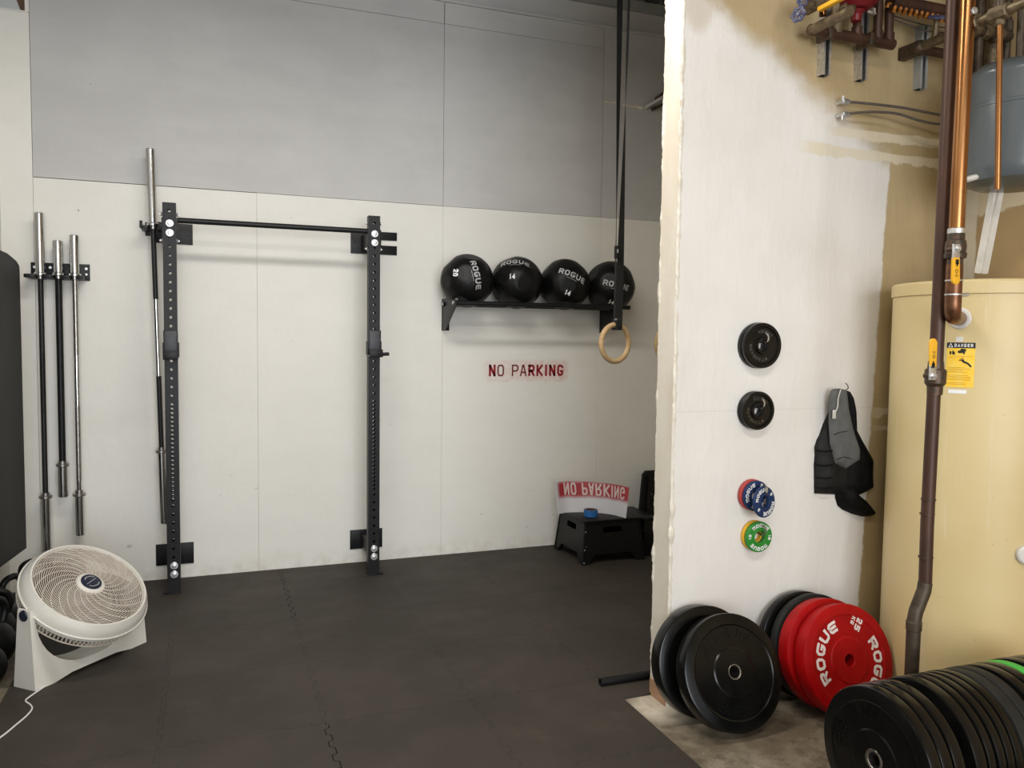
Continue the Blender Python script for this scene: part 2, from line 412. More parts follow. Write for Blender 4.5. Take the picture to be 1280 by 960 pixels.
def hole_strip(bm, x0, x1, zs, holes, y, hr, seg=12):
    """vertical face in the plane y with round through holes: holes = centre z list"""
    xc = (x0+x1)/2
    cuts = sorted(holes); z0, z1 = zs
    bounds = [z0]+[(a+b)/2 for a, b in zip(cuts[:-1], cuts[1:])]+[z1]
    for i, c in enumerate(cuts):
        lo, hi = bounds[i], bounds[i+1]
        lo2, hi2 = max(lo, c-hr*1.45), min(hi, c+hr*1.45)
        if lo2 > lo+1e-6:
            bm.faces.new([bm.verts.new(v) for v in ((x0, y, lo), (x1, y, lo), (x1, y, lo2), (x0, y, lo2))])
        if hi2 < hi-1e-6:
            bm.faces.new([bm.verts.new(v) for v in ((x0, y, hi2), (x1, y, hi2), (x1, y, hi), (x0, y, hi))])
        ring = [bm.verts.new((xc+hr*math.cos(PI/4+2*PI*k/seg), y, c+hr*math.sin(PI/4+2*PI*k/seg))) for k in range(seg)]
        cor = [bm.verts.new(v) for v in ((x1, y, hi2), (x0, y, hi2), (x0, y, lo2), (x1, y, lo2))]
        q = seg//4
        for s in range(4):
            seq = [ring[(s*q+k) % seg] for k in range(q+1)]
            bm.faces.new(seq[::-1]+[cor[s], cor[(s+1) % 4]])
    return bm

# ---------------------------------------------------------------- stroke lettering
GL = {
'R': [[(0,0),(0,1),(.8,1),(1,.86),(1,.6),(.8,.44),(0,.44)], [(.5,.44),(1,0)]],
'O': [[(0,.22),(0,.78),(.2,1),(.8,1),(1,.78),(1,.22),(.8,0),(.2,0),(0,.22)]],
'G': [[(.96,1),(.2,1),(0,.78),(0,.22),(.2,0),(.8,0),(1,.18),(1,.44),(.62,.44)]],
'U': [[(0,1),(0,.22),(.2,0),(.8,0),(1,.22),(1,1)]],
'E': [[(1,1),(.2,1),(0,.8),(0,.2),(.2,0),(1,0)], [(0,.5),(.9,.5)]],
'N': [[(0,0),(0,1),(1,0),(1,1)]], 'P': [[(0,0),(0,1),(.8,1),(1,.85),(1,.6),(.8,.45),(0,.45)]],
'A': [[(0,0),(.5,1),(1,0)], [(.2,.33),(.8,.33)]], 'K': [[(0,0),(0,1)], [(1,1),(.05,.42)], [(.35,.6),(1,0)]],
'I': [[(.5,0),(.5,1)]], 'S': [[(1,.85),(.8,1),(.2,1),(0,.85),(0,.65),(.2,.5),(.8,.5),(1,.35),(1,.15),(.8,0),(.2,0),(0,.15)]],
'T': [[(0,1),(1,1)], [(.5,1),(.5,0)]], 'D': [[(0,0),(0,1),(.7,1),(1,.75),(1,.25),(.7,0),(0,0)]],
'H': [[(0,0),(0,1)], [(1,0),(1,1)], [(0,.5),(1,.5)]], 'M': [[(0,0),(0,1),(.5,.3),(1,1),(1,0)]],
'B': [[(0,0),(0,1),(.8,1),(.9,.75),(.8,.52),(0,.52)], [(.8,.52),(1,.27),(.8,0),(0,0)]],
'W': [[(0,1),(.25,0),(.5,.7),(.75,0),(1,1)]], 'L': [[(0,1),(0,0),(1,0)]], '-': [[(.1,.5),(.9,.5)]],
'0': [[(0,.22),(0,.78),(.2,1),(.8,1),(1,.78),(1,.22),(.8,0),(.2,0),(0,.22)]],
'1': [[(.15,.8),(.55,1),(.55,0)]], '2': [[(0,.8),(.2,1),(.8,1),(1,.8),(1,.6),(0,.1),(0,0),(1,0)]],
'4': [[(.75,0),(.75,1),(0,.3),(1,.3)]], '5': [[(1,1),(0,1),(0,.55),(.8,.55),(1,.42),(1,.15),(.8,0),(0,0)]], ' ': []}
STENCIL = {
'N': [[(0,0),(0,1)], [(.03,1),(.97,0)], [(1,0),(1,1)]],
'O': [[(0,.55),(0,.8),(.2,1),(.8,1),(1,.8),(1,.55)], [(0,.45),(0,.2),(.2,0),(.8,0),(1,.2),(1,.45)]],
'P': [[(0,0),(0,1)], [(.2,1),(.8,1),(1,.85),(1,.6),(.8,.45),(.2,.45)]],
'A': [[(0,0),(.38,1)], [(.55,1),(1,0)], [(.42,.3),(.8,.3)]],
'R': [[(0,0),(0,1)], [(0,1),(.8,1),(1,.85),(1,.6),(.8,.45),(.1,.45)], [(.45,.45),(1,0)]],
'K': [[(0,0),(0,1)], [(1,1),(.25,.5),(1,0)]], 'I': [[(.5,0),(.5,1)]],
'G': [[(1,.86),(.75,1),(.25,1),(0,.8),(0,.2),(.25,0),(.75,0),(1,.2),(1,.40),(.62,.40)]], ' ': []}
def stroke(bm, pts, t, fn, seglen):
    pts = [Vector(p_) for p_ in pts]
    closed = (pts[0]-pts[-1]).length < 1e-6
    if closed: pts = pts[:-1]
    n = len(pts); L = []
    for i in range(n):
        if closed or 0 < i < n-1:
            d1 = (pts[i]-pts[i-1]).normalized(); d2 = (pts[(i+1) % n]-pts[i]).normalized()
        elif i == 0: d1 = d2 = (pts[1]-pts[0]).normalized()
        else: d1 = d2 = (pts[-1]-pts[-2]).normalized()
        n1 = Vector((-d1.y, d1.x)); n2 = Vector((-d2.y, d2.x)); m_ = n1+n2
        m_ = m_.normalized() if m_.length > 1e-3 else n1
        k = 1/max(0.55, m_.dot(n1))
        p_ = pts[i].copy()
        if not closed and i == 0: p_ = p_-d1*t/2
        if not closed and i == n-1: p_ = p_+d1*t/2
        L.append((p_+m_*t/2*k, p_-m_*t/2*k))
    for i in range(n if closed else n-1):
        a, b = L[i], L[(i+1) % n]
        q = max(1, int((b[0]-a[0]).length/seglen)+1)
        prev = None
        for k in range(q+1):
            s = k/q; u = a[0].lerp(b[0], s); v = a[1].lerp(b[1], s)
            cur = (bm.verts.new(fn(u.x, u.y)), bm.verts.new(fn(v.x, v.y)))
            if prev: bm.faces.new((prev[0], prev[1], cur[1], cur[0]))
            prev = cur
def text(bm, s, h, t, fn, wid=0.8, gap=0.28, font=GL, seglen=0.01, flip=False, x0=None):
    """lays s out centred on x=0, y from -h/2 to h/2, pushes it through fn(x, y) -> 3-D point"""
    adv = []; 
    for ch in s: adv.append({'I': 0.32, '1': 0.62, ' ': 0.55, '-': 0.5}.get(ch, 1.0)*wid*h)
    total = sum(adv)+gap*h*(len(s)-1); x = -total/2 if x0 is None else x0
    for ch, a in zip(s, adv):
        for pl in font.get(ch, GL.get(ch, [])):
            q = [(x+t/2+px*(a-t), (-h/2+t/2+py*(h-t))*(-1 if flip else 1)) for px, py in pl]
            stroke(bm, q, t, fn, seglen)
        x += a+gap*h
    return total

# ================================================================ SETTING
WY = 5.346      # back wall plane
LX, RX = -1.11, 3.372
PX0, PY0, PY1 = 1.786, 2.834, 2.966     # partition
# floor
b = B(); box(b, LX-0.1, RX+0.1, -4.2, WY+0.1, -0.12, -0.012); struct('floor', b, 'concrete')
# ceiling: corrugated steel deck, ribs running towards the wall
b = B(); prof = []
x = LX-0.1
while x < RX+0.2:
    prof += [(x, 4.06), (x+0.055, 4.06), (x+0.08, 4.0), (x+0.13, 4.0)]; x += 0.155
for (xa, za), (xb, zb) in zip(prof[:-1], prof[1:]):
    b.faces.new([b.verts.new(v) for v in ((xa, -4.2, za), (xb, -4.2, zb), (xb, WY+0.02, zb), (xa, WY+0.02, za))])
box(b, LX-0.1, RX+0.2, -4.2, WY+0.02, 4.08, 4.12)
struct('ceiling', b, 'deck')
# back wall: backing plus plywood sheets with narrow gaps
wb = struct('wall_back', box(B(), LX-0.1, RX+0.1, WY+0.012, WY+0.14, -0.1, 4.1), 'backing')
def sheet(name, x0, x1, z0, z1, mat, g=0.0012, gz=0.0012):
    return struct(name, box(B(), x0+g, x1-g, WY, WY+0.012, z0+gz, z1-gz), mat, parent=wb)
sheet('wall_panel', LX-0.05, -0.945, -0.012, 3.345, 'panel_low', 0.0012)
sheet('wall_panel', -0.945, 0.285, -0.012, 2.4225, 'panel_low', 0.0007, 0.0028)
sheet('wall_panel', 0.285, 1.504, -0.012, 2.4225, 'panel_low', 0.0006, 0.0014)
sheet('wall_panel', 1.504, 2.709, -0.012, 2.4225, 'panel_low', 0.0006, 0.0010)
sheet('wall_panel', 2.709, RX, -0.012, 2.4225, 'panel_low', 0.0006, 0.0010)
sheet('wall_panel', -0.945, 1.504, 2.4225, 3.640, 'panel_up', 0.0016, 0.0014)
sheet('wall_panel', 1.504, 2.709, 2.4225, 3.640, 'panel_up', 0.0010, 0.0012)
sheet('wall_panel', 2.709, RX, 2.4225, 3.79, 'panel_up', 0.0022, 0.0010)
sheet('wall_panel', -0.945, 1.504, 3.640, 3.79, 'panel_up', 0.0022, 0.0012)
sheet('wall_panel', 1.504, 2.709, 3.640, 3.79, 'panel_up', 0.0022, 0.0012)
sheet('wall_panel', -0.945, RX, 3.79, 4.08, 'panel_up', 0.0, 0.001)
# recess above the left sheet: pale board and brown stud behind the opening
struct('trim_1', box(B(), LX-0.05, -0.96, WY-0.001, WY+0.013, 3.345, 3.352), 'panel_low', parent=None)
sheet('wall_panel', -0.966, -0.945, 3.345, 4.08, 'panel_low', 0.0005)
b = B(); box(b, -1.01, -0.967, WY+0.004, WY+0.0118, 3.353, 4.05); struct('trim_2', b, 'brown_board')
b = B(); prism(b, [(-1.16, 3.353), (-0.988, 3.353), (-1.03, 3.48), (-1.16, 3.60)], 0.003, Matrix(((1,0,0,0),(0,0,1,WY+0.0005),(0,1,0,0),(0,0,0,1)))); struct('trim_3', b, 'pale_board')
# ledge on top of the plywood and steel angle under the deck
struct('trim_4', box(B(), -0.945, RX, WY-0.022, WY, 3.78, 3.80, 0.002), 'panel_up')
struct('trim_5', box(B(), LX, RX, WY-0.05, WY, 3.935, 4.0, 0.003), 'deck_trim')
struct('wall_left', box(B(), LX-0.1, LX, -4.2, WY+0.1, -0.1, 4.1), 'wall_side')
struct('wall_right', box(B(), RX, RX+0.1, -4.2, WY+0.1, -0.1, 4.1), 'right_wall')
# partition with jagged drywall edge
pw = struct('wall_partition', box(B(), PX0, RX, PY0, PY1, -0.012, 4.0), 'partition')
struct('wall_end', box(B(), PX0-0.0025, PX0, PY0+0.004, PY1-0.004, 0.062, 4.0), 'edge', parent=pw)
def bead(name, x, y, sx, sy, z0=0.05, z1=4.0, amp=0.007, seed=0):
    b = B(); rings = []; n = 420; seg = 8
    for i in range(n+1):
        z = z0+(z1-z0)*i/n
        k = abs(mnoise.noise(Vector((seed, z*9, 0))))+0.6*abs(mnoise.noise(Vector((seed+3, z*37, 0))))
        big = max(0, mnoise.noise(Vector((seed+9, z*3.1, 2))))
        r = 0.0035+amp*k+amp*1.3*big*(1 if z > 1.9 else 0.4)
        ox = mnoise.noise(Vector((seed+5, z*14, 1)))*0.004; oy = mnoise.noise(Vector((seed+7, z*14, 1)))*0.004
        rings.append([b.verts.new((x+ox+sx*r*math.cos(2*PI*j/seg)*(1+.5*mnoise.noise(Vector((j, z*60, seed)))), y+oy+sy*r*math.sin(2*PI*j/seg), z)) for j in range(seg)])
    for a, c in zip(rings[:-1], rings[1:]):
        for j in range(seg): b.faces.new((a[j], a[(j+1) % seg], c[(j+1) % seg], c[j]))
    return struct(name, b, 'compound', 60, parent=pw)
bead('corner_compound', PX0+0.006, PY0+0.001, 1.0, 0.5, seed=1, amp=0.013)
bead('corner_compound', PX0+0.001, PY1-0.004, 0.45, 0.8, seed=20, amp=0.016)
struct('baseboard_partition', box(B(), PX0-0.006, PX0+0.02, PY0+0.004, PY1-0.002, -0.012, 0.062, 0.002), 'wood_block')
# foam bead and pipe ends high in the nook
b = B()
for i in range(30):
    x = 2.72+0.34*i/29; r = 0.008+0.008*random.random()
    if 11 <= i <= 12: continue
    bmesh.ops.create_icosphere(b, subdivisions=1, radius=r, matrix=Matrix.Translation((x, WY-0.002, 3.262-0.012*i/29+random.uniform(-.004, .004))))
tag(obj('foam_bead', b, 'compound'), 'crumbly cream strip of sealant high in the corner behind the hanging strap', 'sealant')
for k, (p0, p1, mt_, lb) in enumerate([((819,124),(826,118),'brown_pipe','reddish brown pipe end high on the back wall, topmost of three'),
                           ((807,134),(822,125),'white_plastic','pale pipe end high on the back wall beneath the reddish one'),
                           ((814,137),(829,131),'brown_low','dull brown pipe end high on the back wall, lowest of three')]):
    a = P(*p0, WY-0.02); c = P(p1[0], p1[1], WY-0.02); c = a+(c-a)*2.2+Vector((0, -0.12, 0))
    tag(obj('pipe', cyl(B(), a, c, 0.012), mt_), lb, 'pipe')

# ---------------------------------------------------------------- stencilled words painted on the wall
def wallfn(x, y): return (2.136+x, WY-0.0012, 1.294+y)
root = thing('stencilled_sign', 'red stencilled words painted on the white back wall below the ball shelf', 'sign', (2.136, WY-0.0012, 1.294))
def lfn(x, y): return (x, 0, y)
t_all = 'NO PARKING'; h_ = 0.083
adv = [{'I': 0.30, ' ': 0.42}.get(c, 0.62)*h_ for c in t_all]; gp = 0.155*h_
tot = sum(adv)+gp*(len(t_all)-1); x = -tot/2; sc = 0.578/tot
for i, (ch, a) in enumerate(zip(t_all, adv)):
    if ch != ' ':
        heavy = ch not in 'OPA' 
        tw = 0.0165 if heavy else 0.011
        b = B()
        for pl in STENCIL[ch]:
            q = [((x+tw/2+px*(a-tw))*sc, -h_/2+tw/2+py*(h_-tw)) for px, py in pl]
            stroke(b, q, tw, lfn, 0.02)
        obj('letter', b, 'stencil_red' if heavy else 'stencil_dark', root, 0)
    x += a+gp

# ---------------------------------------------------------------- foam mats (interlocking tiles)
XL = [-0.825, -0.195, 0.415, 1.025, 1.640, 2.245, 2.855, RX-0.004]
YL = [-0.52, 0.09, 0.70, 1.31, 1.92, 2.53, 3.14, 3.76, 4.37, 4.985, WY-0.003]
def edge_path(a, b, teeth, sign):
    a = Vector(a); b = Vector(b); d = b-a; L = d.length; d.normalize(); n = Vector((-d.y, d.x))
    if not teeth: return [a]
    cnt = max(2, int(round(L/0.051))); cnt += cnt % 2
    out = [a]; st = L/cnt; amp = 0.0095
    for i in range(cnt):
        s = 1 if i % 2 == 0 else -1
        s0 = a+d*st*i; s1 = a+d*st*(i+1)
        if i == 0: out += [s0+d*st*0.35]
        w_ = 0.12*st
        out += [s0+d*(w_ if i else st*0.36)+n*amp*s*0.5, s0+d*(-w_*0.2+ (st*0.45 if i == 0 else 0))+n*amp*s, s1-d*(-w_*0.2+(st*0.45 if i == cnt-1 else 0))+n*amp*s, s1-d*(w_ if i < cnt-1 else st*0.36)+n*amp*s*0.5]
        if i == cnt-1: out += [s1-d*st*0.35]
    return out
def tile(i, j):
    x0, x1, y0, y1 = XL[i], XL[i+1], YL[j], YL[j+1]
    if i >= 4:
        if y1 < 3.0: return
        if y0 < 2.95: y0 = 2.95
    nx, ny = len(XL)-1, len(YL)-1
    bottom = edge_path((x0, y0), (x1, y0), j > 0 and y0 != 2.95, 1)
    right = edge_path((x1, y0), (x1, y1), (i < 3) or (i == 3 and y0 > 3.0) or (3 < i < nx-1), 1)
    top_f = edge_path((x0, y1), (x1, y1), j < ny-1, 1)
    left_f = edge_path((x0, y0), (x0, y1), (0 < i < 4) or (i == 4) or i > 4, 1)
    if i == 4 and y0 < 3.1: left_f = edge_path((x0, y0), (x0, y1), False, 1)
    if i == 4 and y0 >= 3.1: pass
    pts = bottom+right
    pts += [Vector((x1, y1))]+top_f[1:][::-1]
    pts += [Vector((x0, y1))]+left_f[1:][::-1]
    c = Vector(((x0+x1)/2, (y0+y1)/2)); k = 0.9984
    cl = []
    for p_ in pts:
        q = (p_-c)*k
        if not cl or (cl[-1]-q).length > 1e-5: cl.append(q)
    b = B(); prism(b, [(q.x, q.y) for q in cl], 0.012)
    o = obj('foam_mat', b, 'mat', None, 0)
    o.location = (c.x, c.y, -0.012)
    if i == 1 and (j <= 5 or j >= 8): o.scale.x = 0.996; o.location.x -= 0.0012
    tag(o, 'charcoal foam floor tile interlocked with its neighbours', 'mat', 'interlocking foam floor tiles')
for i in range(len(XL)-1):
    for j in range(len(YL)-1): tile(i, j)

# ================================================================ RACK
def rack_upright(x):
    pass
rk = thing('squat_rack', 'black wall-mounted squat rack with two tall uprights and pull-up bar', 'rack', (0.38, 5.06, 0))
RO = Vector((0.38, 5.06, 0))
def L_(v): return Vector(v)-RO
UY0, UY1, UH = 5.03, 5.088, 2.28
def upright(xc, side):
    x0, x1 = xc-0.036, xc+0.036
    holes = []; z = 0.115
    while z < 0.56: holes.append(z); z += 0.0508
    z = holes[-1]+0.036
    while z < 1.13: holes.append(z); z += 0.0254
    z = holes[-1]+0.0508
    while z < 2.26: holes.append(z); z += 0.0508
    b = B(); hr = 0.0088
    for y in (UY0, UY1): hole_strip(b, x0, x1, (0.006, UH), [h for h in holes], y, hr)
    for xx in (x0, x1):
        b.faces.new([b.verts.new(v) for v in ((xx, UY0, 0.006), (xx, UY1, 0.006), (xx, UY1, UH), (xx, UY0, UH))])
    b.faces.new([b.verts.new(v) for v in ((x0, UY0, UH), (x1, UY0, UH), (x1, UY1, UH), (x0, UY1, UH))])
    bmesh.ops.translate(b, verts=b.verts, vec=-RO)
    up = obj('upright', b, 'black_steel', rk, 0, recalc=False)
    # foot
    b = B(); box(b, x0-0.004, x1+0.004, UY0-0.012, UY1+0.03, 0, 0.007, 0.001); bmesh.ops.translate(b, verts=b.verts, vec=-RO); obj('foot_plate', b, 'black_steel', up)
    b = B()
    cyl(b, (x0-0.012 if side < 0 else x1+0.012, UY0-0.002, 0.003), (x0-0.012 if side < 0 else x1+0.012, UY0-0.002, 0.010), 0.012)
    bmesh.ops.translate(b, verts=b.verts, vec=-RO); obj('anchor_bolt', b, 'black_steel', up)
    # big washers and bolts on the front face
    zs = (2.162, 2.108, 0.165, 0.113) if side < 0 else (2.168, 2.113, 0.168, 0.116)
    for z in zs:
        b = B(); m = frame(L_((xc+0.002, UY0, z)))
        lathe(b, [(0.0, 0.0), (0.0215, 0.0), (0.0225, 0.002), (0.020, 0.0038), (0.013, 0.004), (0.0125, 0.0085), (0.008, 0.010), (0.0, 0.010)], 24, m)
        obj('bolt', b, 'zinc', up)
    # side bolts near the top
    for s in (-1, 1):
        for z in ((2.215, 2.065) if side < 0 else (2.235, 2.075)):
            b = B(); xx = x0 if s < 0 else x1
            cyl(b, L_((xx, UY0+0.028, z)), L_((xx+s*0.010, UY0+0.028, z)), 0.011, seg=6)
            cyl(b, L_((xx+s*0.010, UY0+0.028, z)), L_((xx+s*0.017, UY0+0.028, z)), 0.006, seg=12)
            obj('bolt', b, 'zinc', up)
    # stand-offs to the wall
    for zc, hh in ((2.14, 0.045), (0.155, 0.045)):
        b = B(); box(b, xc-0.03, xc+0.03, UY1, WY-0.008, zc-hh, zc+hh, 0.003); bmesh.ops.translate(b, verts=b.verts, vec=-RO)
        obj('stand_off', b, 'black_steel', up)
    # welded bracket collar at the pull-up bar
    b = B(); box(b, x0-0.006, x1+0.008, UY0+0.004, UY1+0.010, 2.085, 2.195, 0.002); bmesh.ops.translate(b, verts=b.verts, vec=-RO)
    obj('collar', b, 'black_steel', up)
    # j-cup
    zt = 1.548 if side < 0 else 1.565
    jc = B()
    box(jc, x0-0.003, x1+0.003 if side < 0 else x1+0.004, UY0-0.014, UY0-0.002, zt-0.165, zt, 0.0015)
    box(jc, x0-0.008, x0-0.001, UY0-0.014, UY1-0.01, zt-0.155, zt-0.07, 0.0015)
    box(jc, x1+0.001, x1+0.008, UY0-0.014, UY1-0.01, zt-0.155, zt-0.07, 0.0015)
    box(jc, x0-0.004, x1+0.004, UY0-0.075, UY0-0.012, zt-0.168, zt-0.150, 0.003)
    box(jc, x0-0.004, x1+0.004, UY0-0.078, UY0-0.066, zt-0.168, zt-0.118, 0.003)
    bmesh.ops.translate(jc, verts=jc.verts, vec=-RO); j = obj('bar_hook', jc, 'black_steel', rk)
    b = B(); box(b, x0+0.003, x1-0.003, UY0-0.020, UY0-0.0141, zt-0.148, zt-0.003, 0.002); bmesh.ops.translate(b, verts=b.verts, vec=-RO); obj('liner', b, 'uhmw', j)
    if side > 0:
        b = B(); cyl(b, L_((x1+0.006, UY0-0.04, zt-0.150)), L_((x1+0.050, UY0-0.04, zt-0.147)), 0.011, bev=0.002); obj('pin_handle', b, 'black_steel', j)
upright(-0.211, -1); upright(0.971, 1)
b = B(); tube(b, [L_((-0.170, 5.060, 2.185)), L_((0.933, 5.060, 2.185))], 0.0165, 20)
obj('pull_up_bar', b, 'black_steel', rk)
def wallplate(pts):
    b = B(); prism(b, pts, 0.008, Matrix(((1,0,0,-RO.x),(0,0,1,WY-0.0085-RO.y),(0,1,0,-RO.z),(0,0,0,1))), 0.001)
    return obj('wall_plate', b, 'black_steel', rk)
wallplate([(-0.325, 2.08), (-0.092, 2.075), (-0.092, 2.20), (-0.325, 2.205)])
wallplate([(0.874, 2.072), (1.182, 2.072), (1.182, 2.132), (1.045, 2.132), (1.045, 2.168), (1.182, 2.168), (1.182, 2.222), (0.874, 2.222)])
wallplate([(-0.325, 0.088), (-0.107, 0.088), (-0.107, 0.222), (-0.325, 0.222)])
wallplate([(0.870, 0.092), (1.088, 0.092), (1.088, 0.222), (0.870, 0.222)])
for x, z in ((-0.115, 2.135), (0.90, 2.147), (-0.125, 0.155), (-0.305, 0.155), (0.89, 0.155), (1.07, 0.155)):
    b = B(); cyl(b, L_((x, WY-0.0085, z)), L_((x, WY-0.014, z)), 0.008, seg=6); obj('lag_screw', b, 'black_steel', rk)

# ================================================================ BARBELLS
def barbell(name, label, top, bot, zc1, zc2, mat_shaft, shaft_r, mat_sleeve='chrome', segs=None, rs=0.0248, coll=0.0345, grp=None):
    """top/bot: world end points; zc1/zc2: heights of upper and lower collars"""
    top = Vector(top); bot = Vector(bot)
    t = thing(name, label, 'barbell', bot)
    def at(z): k = (z-bot.z)/(top.z-bot.z); return bot+(top-bot)*k-bot
    sl = obj('sleeve', cyl(B(), at(zc1), at(top.z), rs, bev=0.003), mat_sleeve, t)
    obj('end_cap', cyl(B(), at(top.z)-(top-bot).normalized()*0.0, at(top.z)+(top-bot).normalized()*0.002, rs*0.8), 'steel', sl)
    sl = obj('sleeve', cyl(B(), at(bot.z), at(zc2), rs, bev=0.003), mat_sleeve, t)
    for z, s in ((zc1, -1), (zc2, 1)):
        obj('collar', cyl(B(), at(z), at(z+s*0.018), coll, bev=0.003), 'steel' if s > 0 else mat_sleeve, t)
        obj('bushing', cyl(B(), at(z+s*0.018), at(z+s*0.034), rs*0.85), 'steel', t)
    segs = segs or [(zc1, zc2, mat_shaft)]
    b = None
    for (za, zb, m_) in segs:
        obj('shaft' if len(segs) == 1 else ('knurled_grip' if m_ != 'chrome' else 'smooth_shaft'), cyl(B(), at(zb), at(za), shaft_r, seg=20), m_, t)
    return t
YB = 5.262
def hang(px_t, py_t, px_c, py_c, px_c2, py_c2, px_b, py_b, Y=YB): 
    a = P(px_t, py_t, Y); c = P(px_c, py_c, Y); d = P(px_c2, py_c2, Y); e = P(px_b, py_b, Y); return a, c, d, e
a, c, d, e = hang(48.5, 266, 50.5, 341, 57.5, 623, 58.5, 705)
barbell('barbell', 'long barbell with black shaft and chrome sleeves, leftmost on the wall hanger', (c.x, YB, a.z), (c.x, YB, 0.12), c.z, d.z, 'black_oxide', 0.0145,
        segs=[(c.z, 1.40, 'black_oxide'), (1.40, 1.06, 'black_steel'), (1.06, d.z, 'black_oxide')])
a, c, d, e = hang(71, 301, 73, 341, 79, 583, 79, 621)
barbell('barbell', 'short thick black barbell in the middle of the wall hanger', (c.x, YB, a.z), (c.x, YB, e.z), c.z, d.z, 'black_steel', 0.0185, rs=0.0265)
a, c, d, e = hang(91.5, 294, 93.5, 342, 99.5, 620, 100.5, 669)
barbell('barbell', 'bare steel barbell with chrome sleeves, rightmost on the wall hanger', (c.x, YB, a.z), (c.x, YB, e.z), c.z, d.z, 'steel', 0.014,
        segs=[(c.z, 1.40, 'steel'), (1.40, 1.10, 'chrome'), (1.10, 0.66, 'steel'), (0.66, d.z, 'chrome')])
# hanger bracket
hg = thing('barbell_hanger', 'black steel wall bracket holding three vertical barbells left of the rack', 'bracket', (-0.81, WY, 1.87))
HO = Vector((-0.81, WY, 1.87))
b = B(); box(b, -0.965-HO.x, -0.66-HO.x, -0.008, -0.0005, 1.835-HO.z, 1.932-HO.z, 0.001)
obj('back_plate', b, 'black_steel', hg)
bx = [P(50.5, 341, YB).x, P(73, 341, YB).x, P(93.5, 342, YB).x]
for xa, xb in ((bx[0]-0.072, bx[0]-0.018), (bx[0]+0.018, bx[1]-0.022), (bx[1]+0.022, bx[2]-0.018), (bx[2]+0.018, bx[2]+0.05)):
    b = B(); box(b, xa-HO.x, xb-HO.x, -0.155, -0.008, 1.836-HO.z, 1.857-HO.z, 0.004); obj('prong', b, 'black_steel', hg)
for x in (-0.945, -0.90, -0.865, -0.805, -0.725, -0.678):
    b = B(); cyl(b, (x-HO.x, -0.008, 1.905-HO.z), (x-HO.x, -0.013, 1.905-HO.z), 0.0075, seg=12); obj('screw', b, 'zinc', hg)
for x in (-0.94, -0.678):
    b = B(); cyl(b, (x-HO.x, -0.008, 1.872-HO.z), (x-HO.x, -0.012, 1.872-HO.z), 0.006, seg=12); obj('screw', b, 'zinc', hg)
# barbell beside the rack
YB4 = 5.235
a = P(187.5, 186, YB4); c = P(190.5, 277, YB4); d = P(202, 566, YB4); e = P(205.5, 654, YB4)
barbell('barbell', 'tall barbell hanging behind the left upright of the rack', a, (e.x, YB4, e.z), c.z-0.01, d.z, 'steel', 0.0145,
        segs=[(c.z-0.01, P(196, 374, YB4).z, 'black_oxide'), (P(196, 374, YB4).z, P(199, 470, YB4).z, 'chrome'), (P(199, 470, YB4).z, d.z, 'black_oxide')])
hk = thing('barbell_hook', 'black steel hook on the wall behind the left upright of the rack', 'bracket', (-0.30, WY, 2.15))
b = B(); box(b, -0.05, 0.05, -0.012, -0.009, -0.04, 0.04, 0.001); obj('back_plate', b, 'black_steel', hk)
for x0_ in (-0.066, 0.022):
    b = B(); box(b, x0_, x0_+0.04, -0.165, -0.009, -0.015, 0.005, 0.003)
    if x0_ < 0: box(b, x0_-0.004, x0_+0.012, -0.175, -0.15, -0.012, 0.03, 0.003)
    obj('prong', b, 'black_steel', hk)
zc = c.z
hk.location = (P(191.5, 285, YB4).x, WY, zc-0.01-0.018-0.006)

# ================================================================ BALL SHELF
SO = Vector((2.15, WY, 1.75))
sh = thing('ball_shelf', 'black steel rail shelf on the back wall carrying four medicine balls', 'shelf', SO)
RAILY1, RAILY2 = 5.042, 5.282
b = B(); tube(b, [Vector((1.515, RAILY1, 1.752))-SO, Vector((2.795, RAILY1, 1.752))-SO], 0.0155, 16); fr = obj('front_rail', b, 'black_steel', sh)
b = B(); cyl(b, Vector((2.795, RAILY1, 1.752))-SO, Vector((2.801, RAILY1, 1.752))-SO, 0.0105); obj('end_bolt', b, 'zinc', fr)
b = B(); tube(b, [Vector((1.49, RAILY2, 1.752))-SO, Vector((2.76, RAILY2, 1.752))-SO], 0.0155, 16); obj('back_rail', b, 'black_steel', sh)
for xg in (1.50, 2.715):
    b = B(); out = [(WY-0.001, 1.79), (5.012, 1.775), (5.012, 1.73), (5.26, 1.575), (WY-0.001, 1.572)]
    m = Matrix(((0,0,1,xg-SO.x),(1,0,0,-SO.y),(0,1,0,-SO.z),(0,0,0,1)))
    prism(b, out, 0.006, m, 0.001)
    box(b, xg-0.002-SO.x, xg+0.052-SO.x, -0.007, -0.0005, 1.572-SO.z, 1.79-SO.z, 0.001)
    g = obj('bracket', b, 'black_steel', sh)
    for (yy, zz) in ((RAILY1, 1.752), (RAILY2, 1.752)):
        b = B(); cyl(b, Vector((xg-0.003, yy, zz))-SO, Vector((xg-0.014, yy, zz))-SO, 0.012, seg=6); obj('bolt', b, 'zinc', g)
        b = B(); cyl(b, Vector((xg+0.006, yy-0.0, zz+0.022))-SO, Vector((xg+0.02, yy, zz+0.022))-SO, 0.009, seg=6); obj('bolt', b, 'zinc', g)
    for zz in (1.60, 1.65, 1.70):
        b = B(); cyl(b, Vector((xg+0.032, WY-0.007, zz))-SO, Vector((xg+0.032, WY-0.012, zz))-SO, 0.006, seg=12); obj('screw', b, 'zinc', g)

